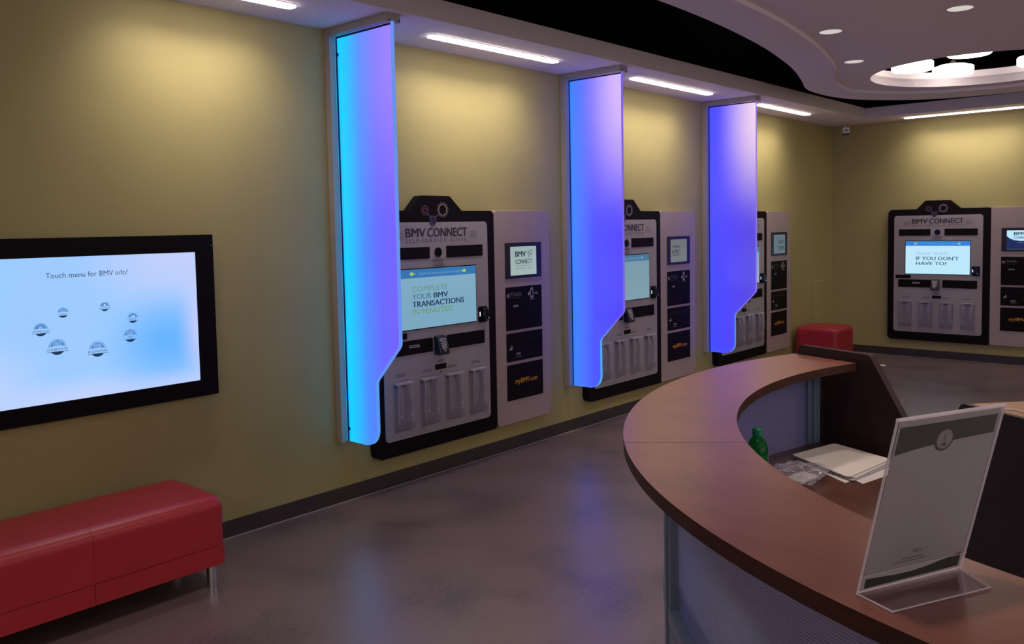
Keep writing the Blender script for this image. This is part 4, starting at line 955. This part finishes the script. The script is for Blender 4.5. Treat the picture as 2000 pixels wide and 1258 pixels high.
# cable on it
cb_ = MB(); cb_.tube([(3.215, 4.075, 0.785), (3.245, 4.085, 0.785), (3.275, 4.075, 0.784), (3.297, 4.045, 0.784), (3.300, 4.01, 0.784), (3.320, 3.995, 0.785), (3.36, 4.00, 0.784), (3.42, 3.98, 0.784)], 0.0032, 8)
c0 = thing('cable', 'pale thin cable lying on the low desk top', 'cable', (3.21, 4.07, 0.78)); cb_.build('cord', PAPER, c0, off=(-3.21, -4.07, -0.78), smooth=True)
cb2 = MB(); cb2.tube([(3.135, 4.005, 0.7835), (3.145, 4.04, 0.7835), (3.16, 4.025, 0.7835), (3.168, 4.05, 0.7835), (3.185, 4.04, 0.7835), (3.192, 4.055, 0.7835)], 0.0032, 8)
c1 = thing('coiled_wire', 'small dark coiled wire beside the upstand of the low desk', 'wire', (3.16, 4.03, 0.78)); cb2.build('wire', GLOSSB, c1, off=(-3.16, -4.03, -0.78), smooth=True)

# ================================================================== things on the counter and desk
# --- acrylic sign holder with letterhead
B0 = Vector((3.619, 1.208, HT)); ang = math.atan2(0.90824, 0.41845)
sl = Vector((0, -0.067, 0.2628)); Ls = sl.length; sn = sl.normalized()
def sg(s, q, d=0.0):
    """point on the leaning face: s along, q up the slope, d towards the viewer side"""
    nn = Vector((0, -sn.z, sn.y))
    p = Vector((s, 0, 0.0045)) + sn * q + nn * d
    return tuple(p)
t = thing('sign_holder', 'slanted clear acrylic sign holder standing on the walnut counter', 'sign holder', tuple(B0), ang)
W = 0.2090
def plate(d0, d1, s0, s1, q0, q1):
    vs = [sg(s, q, d) for d in (d0, d1) for s, q in ((s0, q0), (s1, q0), (s1, q1), (s0, q1))]
    return vs, [(0, 1, 2, 3), (7, 6, 5, 4), (0, 4, 5, 1), (1, 5, 6, 2), (2, 6, 7, 3), (3, 7, 4, 0)]
m = MB(); m.add(*plate(-0.0028, -0.0012, 0, W, 0.0, Ls)); m.build('front_sheet', CLEAR, t)
m = MB(); m.add(*plate(0.0018, 0.0030, 0, W, 0.028, Ls)); m.build('rear_sheet', CLEAR, t)
m = MB(); m.prism([(0, 0.002), (W, 0.002), (W - 0.022, -0.066), (0.0, -0.062)], 0.0005, 0.0028, 'z'); m.build('foot', CLEAR, t)
ed = MB()
for s0, s1 in ((-0.0012, 0.0016), (W - 0.0016, W + 0.0012)): ed.add(*plate(-0.0012, 0.0014, s0, s1, -0.002, Ls))
ed.add(*plate(-0.0029, 0.0031, 0, W, Ls, Ls + 0.0025))
ed.add(*plate(0.0031, 0.0034, 0, W, 0.0275, 0.0287))
def bar(a, b, r=0.0012):
    ed.tube([a, b], r, 6)
bar((0, 0.001, 0.0022), (0.0, -0.062, 0.0022), 0.0016); bar((0.0, -0.062, 0.0022), (W - 0.022, -0.066, 0.0022)); bar((W - 0.022, -0.066, 0.0022), (W, 0.001, 0.0022), 0.0009); bar((0, 0.002, 0.003), (W, 0.002, 0.003))
ed.build('edge', clear('bright_acrylic_edge', tint=(0.95, 0.9, 0.95), gloss=0.9, rough=0.25, haze=0.48), t)
# sheet held in it
hp = thing('letterhead_sheet', 'pale grey letterhead sheet with dark bands and round seal inside the acrylic holder', 'paper', tuple(B0), ang)
SHEET = mat('letter_paper', (0.33, 0.315, 0.315), 0.6, noise=0.02); BAND = mat('grey_green_band', (0.022, 0.025, 0.023), 0.6, noise=0.1, nscale=30); FAINT = mat('faint_ink', (0.17, 0.16, 0.17), 0.6)
m = MB(); m.add(*plate(-0.0003, 0.0003, 0.005, W - 0.005, 0.002, Ls - 0.0015)); m.build('sheet', SHEET, hp)
def onsheet(mb, pts, d, tri=False):
    mb.add([sg(s, q, d) for s, q in pts], tessellate_polygon([[Vector((s, q, 0)) for s, q in pts]]))
m = MB()
low = [(0.009, 0.2180), (0.04, 0.2222), (0.07, 0.2252), (0.10, 0.2272), (0.13, 0.2287), (0.17, 0.2300), (0.2, 0.2305)]
onsheet(m, low + [(0.2, 0.2602), (0.009, 0.2602)], 0.0006)
m.build('printed_band', BAND, hp); m = MB()
onsheet(m, [(0.010, 0.0045), (0.2, 0.0055), (0.2, 0.0300), (0.17, 0.0245), (0.13, 0.0185), (0.10, 0.0160), (0.07, 0.0165), (0.04, 0.0185), (0.010, 0.0205)], 0.0006)
m.build('printed_band', BAND, hp)
sc0 = (0.100, 0.2325)
m = MB(); onsheet(m, circ(sc0, 0.0185, 36), 0.0009); m.build('seal_ring', mat('seal_dark', (0.035, 0.03, 0.03), 0.6), hp)
m = MB(); onsheet(m, circ(sc0, 0.0150, 36), 0.0012); m.build('seal_disc', mat('seal_light', (0.26, 0.25, 0.245), 0.6, noise=0.15, nscale=400), hp)
m = MB()
def bl(p, q, wd, d=0.0015):
    a, b = Vector(p), Vector(q); nn = (b - a).normalized(); nn = Vector((-nn.y, nn.x)) * wd
    onsheet(m, [tuple(a + nn), tuple(b + nn), tuple(b - nn), tuple(a - nn)], d)
bl((sc0[0] + 0.0005, sc0[1] - 0.008), (sc0[0] - 0.0005, sc0[1] + 0.005), 0.0007)
bl((sc0[0] - 0.005, sc0[1] - 0.009), (sc0[0] + 0.005, sc0[1] - 0.009), 0.0012); bl((sc0[0] - 0.004, sc0[1] - 0.0065), (sc0[0] + 0.0035, sc0[1] - 0.007), 0.0010)
bl((sc0[0] - 0.0025, sc0[1] + 0.004), (sc0[0] + 0.001, sc0[1] + 0.007), 0.0007)
for k in range(12):
    a = 2 * PI * k / 12; bl((sc0[0] + 0.0115 * math.cos(a), sc0[1] + 0.0115 * math.sin(a)), (sc0[0] + 0.0135 * math.cos(a), sc0[1] + 0.0135 * math.sin(a)), 0.0004)
m.build('seal_figure', mat('seal_ink', (0.05, 0.045, 0.045), 0.6), hp)
m = MB()
for (a, b, q) in ((0.092, 0.110, 0.0525), (0.095, 0.115, 0.0485), (0.074, 0.118, 0.0400), (0.062, 0.124, 0.0350)):
    s = a
    while s < b:
        wd = random.uniform(0.0014, 0.003); onsheet(m, [(s, q), (min(s + wd, b), q), (min(s + wd, b), q + 0.0021), (s, q + 0.0021)], 0.0006); s += wd + 0.0006
o = m.build('caption', FAINT, hp, kind='stuff')

# --- papers on the desk
ZD = 0.737
def sheetq(name, label, cat, q, z0, z1, material, bend=0.0, parent=None, rnd=0.008):
    c = Vector((sum(p[0] for p in q) / 4, sum(p[1] for p in q) / 4))
    pts = rounded([(p[0] - c.x, p[1] - c.y) for p in q], rnd, 3) if rnd else [(p[0] - c.x, p[1] - c.y) for p in q]
    return c, pts
def folder(label, q, z, th, material, rnd=0.010, lift=0.0, grp=None, name='folder'):
    c, pts = sheetq(None, None, None, q, 0, 0, None, rnd=rnd)
    m = MB(); m.prism(pts, 0, th, 'z')
    o = m.build(name, material, None, smooth=None); o.location = (c.x, c.y, z)
    if lift: o.rotation_euler = (0, lift, 0)
    tag(o, label, 'folder' if name == 'folder' else 'paper', grp)
    return o
Qt = [(2.756, 2.955), (2.816, 3.205), (3.054, 3.109), (3.037, 2.798)]
Qt = [(2.758, 2.957), (2.818, 3.208), (3.056, 3.112), (3.020, 2.806)]
folder('white loose sheet on the desk, lowest of the pile, poking out towards the counter', [(2.800, 2.925), (2.86, 3.15), (3.07, 3.05), (3.018, 2.781)], ZD, 0.0012, PAPER2, 0, name='paper_sheet')
folder('cream sheet near the sign holder, under the folders', [(2.86, 2.95), (2.94, 3.12), (3.115, 3.02), (3.068, 2.800)], ZD + 0.0015, 0.0010, PAPER2, 0, name='paper_sheet')
folder('grey folder in the pile, directly under the top cream folder', [(2.775, 2.945), (2.83, 3.19), (3.075, 3.09), (3.035, 2.800)], ZD + 0.0030, 0.0030, mat('grey_folder', (0.25, 0.24, 0.27), 0.5), 0.01)
folder('cream folder lying on top of the paper pile on the desk', Qt, ZD + 0.0105, 0.0045, PAPER, 0.012)
folder('white folder second from the top of the paper pile', [(2.763, 2.960), (2.822, 3.204), (3.062, 3.108), (3.034, 2.822)], ZD + 0.0065, 0.0035, PAPER2, 0.012)
# --- green bottle
t = thing('soda_bottle', 'green plastic bottle with green cap standing behind the counter inner edge', 'bottle', (2.858, 2.470, ZD))
GRN = clear('green_plastic', tint=(0.10, 0.55, 0.16), gloss=0.3, rough=0.1, haze=0.25)
for nd in GRN.node_tree.nodes:
    if nd.type in ('BSDF_TRANSLUCENT', 'BSDF_DIFFUSE'): nd.inputs[0].default_value = (0.02, 0.30, 0.08, 1)
MB().lathe([(0.0, 0.002), (0.026, 0.0), (0.032, 0.008), (0.033, 0.03), (0.031, 0.055), (0.033, 0.09), (0.034, 0.135), (0.0335, 0.150), (0.030, 0.168), (0.023, 0.184), (0.015, 0.193), (0.0125, 0.196), (0.0125, 0.200)]).build('body', GRN, t, smooth=True)
MB().lathe([(0.0, 0.004), (0.029, 0.006), (0.031, 0.03), (0.029, 0.055), (0.031, 0.09), (0.031, 0.128), (0.0, 0.128)]).build('drink', mat('green_drink', (0.05, 0.30, 0.03), 0.15), t, smooth=True)
MB().lathe([(0.0, 0.222), (0.013, 0.222), (0.0158, 0.219), (0.0158, 0.198), (0.0, 0.198)]).build('cap', mat('green_cap', (0.005, 0.16, 0.085), 0.35), t, smooth=False)
lb = MB().lathe([(0.0338, 0.062), (0.0338, 0.122)]).build('label', mat('dark_green_label', (0.01, 0.09, 0.03), 0.4), t, smooth=True)
# --- crumpled clear plastic bag
t = thing('plastic_bag', 'crumpled clear plastic bag on the desk beside the green bottle', 'bag', (2.885, 2.695, ZD))
bm = bmesh.new(); bmesh.ops.create_icosphere(bm, subdivisions=4, radius=1.0)
from mathutils import noise as mn
for v in bm.verts:
    d = v.co.normalized(); k = 1 + 0.38 * mn.noise(d * 2.1) + 0.30 * abs(mn.noise(d * 5.3)) + 0.16 * mn.noise(d * 12)
    v.co = Vector((d.x * 0.072 * k, d.y * 0.115 * k, max(0.0, 0.026 + d.z * 0.030 * k)))
vs = [tuple(v.co) for v in bm.verts]; bm.verts.index_update(); fs = [tuple(v.index for v in f.verts) for f in bm.faces]; bm.free()
MB().add(vs, fs).build('film', clear('crinkled_film', tint=(0.9, 0.9, 0.93), gloss=0.7, rough=0.12, haze=0.12), t, smooth=False)
m = MB(); rnd = random.Random(3)
for k in range(26):
    a = rnd.uniform(0, 2 * PI); r = rnd.uniform(0.02, 0.07); p = Vector((r * math.cos(a), r * 1.5 * math.sin(a), rnd.uniform(0.035, 0.052)))
    d = Vector((rnd.uniform(-1, 1), rnd.uniform(-1, 1), rnd.uniform(-0.3, 0.3))).normalized() * rnd.uniform(0.006, 0.022)
    m.tube([tuple(p - d), tuple(p + Vector((0, 0, 0.002))), tuple(p + d)], 0.0008, 4)
m.build('creases', clear('film_crease', tint=(0.95, 0.9, 0.95), gloss=0.9, rough=0.3, haze=0.7), t, kind='stuff')
nap = MB(); nap.prism(rounded([(-0.035, -0.05), (0.03, -0.065), (0.045, 0.045), (-0.02, 0.055)], 0.01, 3), 0.004, 0.014, 'z'); nap.build('napkin', PAPER, t, off=(0.01, 0.02, 0.004), bevel=0.003)
# --- small black device between the bottle and the panel
t = thing('desk_phone', 'small black and silver device half hidden beside the green bottle', 'device', (2.745, 2.560, ZD))
m = MB(); m.prism(rounded([(-0.05, 0), (0.05, 0), (0.05, 0.10), (-0.03, 0.15)], 0.01, 3), -0.04, 0.04, 'y'); m.build('body', GLOSSB, t, bevel=0.004)
m = MB(); m.tube([(-0.03, -0.035, 0.155), (0.0, -0.035, 0.150), (0.045, -0.035, 0.118)], 0.010, 10); m.build('handset', mat('silver_plastic', (0.4, 0.4, 0.42), 0.3), t, smooth=True)

# ================================================================== pendants, downlights, security camera
DRUM = emit('drum_shade', (1.0, 0.90, 0.78), L_DRUM); CORD = mat('grey_cord', (0.10, 0.07, 0.06), 0.5)
dl = ['glowing white drum pendant at the left end of the round ceiling opening', 'lowest glowing white drum pendant, in the middle of the round ceiling opening',
      'glowing drum pendant mostly hidden above the near rim of the ceiling opening', 'glowing drum pendant cut by the right picture edge']
for k, (x, y, z) in enumerate(((1.775, 7.575, 2.838), (1.968, 8.03, 2.833), (2.235, 7.44, 2.880), (2.60, 8.08, 2.840))):
    t = thing('drum_pendant', dl[k], 'pendant light', (x, y, z), 0, 'drum pendants in the ceiling opening')
    MB().lathe([(0.0, 0.0), (0.150, 0.0), (0.160, 0.008), (0.160, 0.060), (0.155, 0.066), (0.118, 0.070), (0.0, 0.071)], n=40).build('shade', DRUM, t, smooth=False)
    MB().lathe([(0.0, 0.082), (0.112, 0.082), (0.118, 0.0705), (0.0, 0.0712)], n=36).build('cap', emit('drum_cap', (1.0, 0.80, 0.66), 1.2), t)
    s_ = MB(); s_.cyl((0, 0, 0.086), 0.008, 3.70 - z - 0.086, 'z', 8); s_.cyl((0, 0, 0.086), 0.022, 0.03, 'z', 14); s_.build('stem', CORD, t)
def spot(t):
    ld = bpy.data.lights.new('downlight_beam', 'SPOT'); ld.energy = P_DOWN; ld.color = (1.0, 0.83, 0.74); ld.spot_size = math.radians(92); ld.spot_blend = 0.7; ld.shadow_soft_size = 0.06
    lo = bpy.data.objects.new('downlight_beam', ld); COL.objects.link(lo); lo.parent = t; lo.location = (0, 0, -0.07)
DLM = emit('downlight_reflector', (1.0, 0.93, 0.85), L_DOWN)
for k, (x, y, lb_) in enumerate(((1.978, 5.299, 'small round recessed downlight, middle one of the three in the ceiling cloud'), (1.716, 6.417, 'small round recessed downlight nearest the cloud corner'), (2.717, 5.262, 'small round recessed downlight nearest the top right of the picture'))):
    t = thing('downlight', lb_, 'ceiling light', (x, y, ZI), 0, 'recessed downlights in the ceiling cloud')
    MB().lathe([(0.066, -0.001), (0.076, -0.003), (0.080, -0.0005)], n=32).build('trim_ring', CEIL, t, smooth=True)
    MB().lathe([(0.0, -0.0008), (0.066, -0.0012)], n=32).build('reflector', DLM, t)
    spot(t)
RL = ['added unseen lamp farthest back on the left side of the cloud', 'added unseen lamp in the middle of the rear row behind the viewpoint',
      'added unseen lamp farthest back by the right hand panes', 'added unseen lamp right of the viewpoint, by the middle window', 'added unseen lamp beyond the right picture edge, level with the counter',
      'added unseen lamp beyond the right picture edge, towards the back wall']
DLABEL = ['downlight over the curved counter', 'downlight over the left side of the counter', 'downlight over the kiosk aisle, out of the picture', 'downlight over the aisle beside the bench', 'downlight above the bench end of the aisle', 'downlight right of the pictured ones, past the frame edge', 'downlight above the acrylic sign holder', 'downlight right of the round ceiling opening', 'downlight nearest the back wall on the right']
for k, (x, y) in enumerate(((3.35, 2.75), (2.95, 3.65), (2.2, 3.3), (2.1, 2.1), (2.0, 0.9), (4.6, 3.9), (3.45, 1.25), (3.6, 6.5), (4.9, 7.0))):  # unseen downlights added to brighten the floor and counter
    t = thing('downlight', 'added unseen ' + DLABEL[k], 'ceiling light', (x, y, ZI), 0, 'added downlights outside the view')
    MB().lathe([(0.066, -0.001), (0.076, -0.003), (0.080, -0.0005)], n=32).build('trim_ring', CEIL, t, smooth=True)
    MB().lathe([(0.0, -0.0008), (0.066, -0.0012)], n=32).build('reflector', DLM, t)
    spot(t)
# unseen lamps added behind and right of the camera to fill the room
for k, (x, y) in enumerate(((2.5, -2.2), (4.3, -2.2), (6.4, -1.0), (6.6, 1.4), (6.6, 4.0), (5.6, 6.2))):
    t = thing('added_fill_lamp', RL[k], 'ceiling light', (x, y, ZI), 0, 'added fill lamps outside the view')
    MB().lathe([(0.0, -0.02), (0.15, -0.02), (0.16, -0.012), (0.16, 0.0)], n=28).build('diffuser', emit('fill_lamp_glow', (1.0, 0.86, 0.78), L_FILL), t)
t = thing('security_camera', 'small white security camera hanging under the soffit at the room corner', 'camera', (0.285, 10.12, ZC), math.radians(18))
MB().lathe([(0.0, -0.008), (0.030, -0.008), (0.034, -0.001), (0.034, 0)], n=20).build('mount', WHITEP, t)
s_ = MB(); s_.tube([(-0.012, 0, -0.008), (-0.012, 0, -0.05)], 0.007, 8); s_.build('stem', WHITEP, t)
b_ = MB().box(-0.038, 0.038, -0.035, 0.025, -0.148, -0.050).build('housing', mat('camera_white', (0.75, 0.72, 0.68), 0.4), t, bevel=0.008)
MB().cyl((0.004, -0.0375, -0.087), 0.011, 0.004, 'y', 18).build('lens', GLOSSB, t)
MB().cyl((0.0, -0.0370, -0.118), 0.005, 0.003, 'y', 12).build('sensor', GLOSSB, t)
MB().prism([(-0.036, -0.147), (0.036, -0.147), (0.036, -0.122), (0.012, -0.124), (0.0, -0.132), (-0.012, -0.124), (-0.036, -0.122)], -0.0365, -0.034, 'y').build('dark_foot', GLOSSB, t)
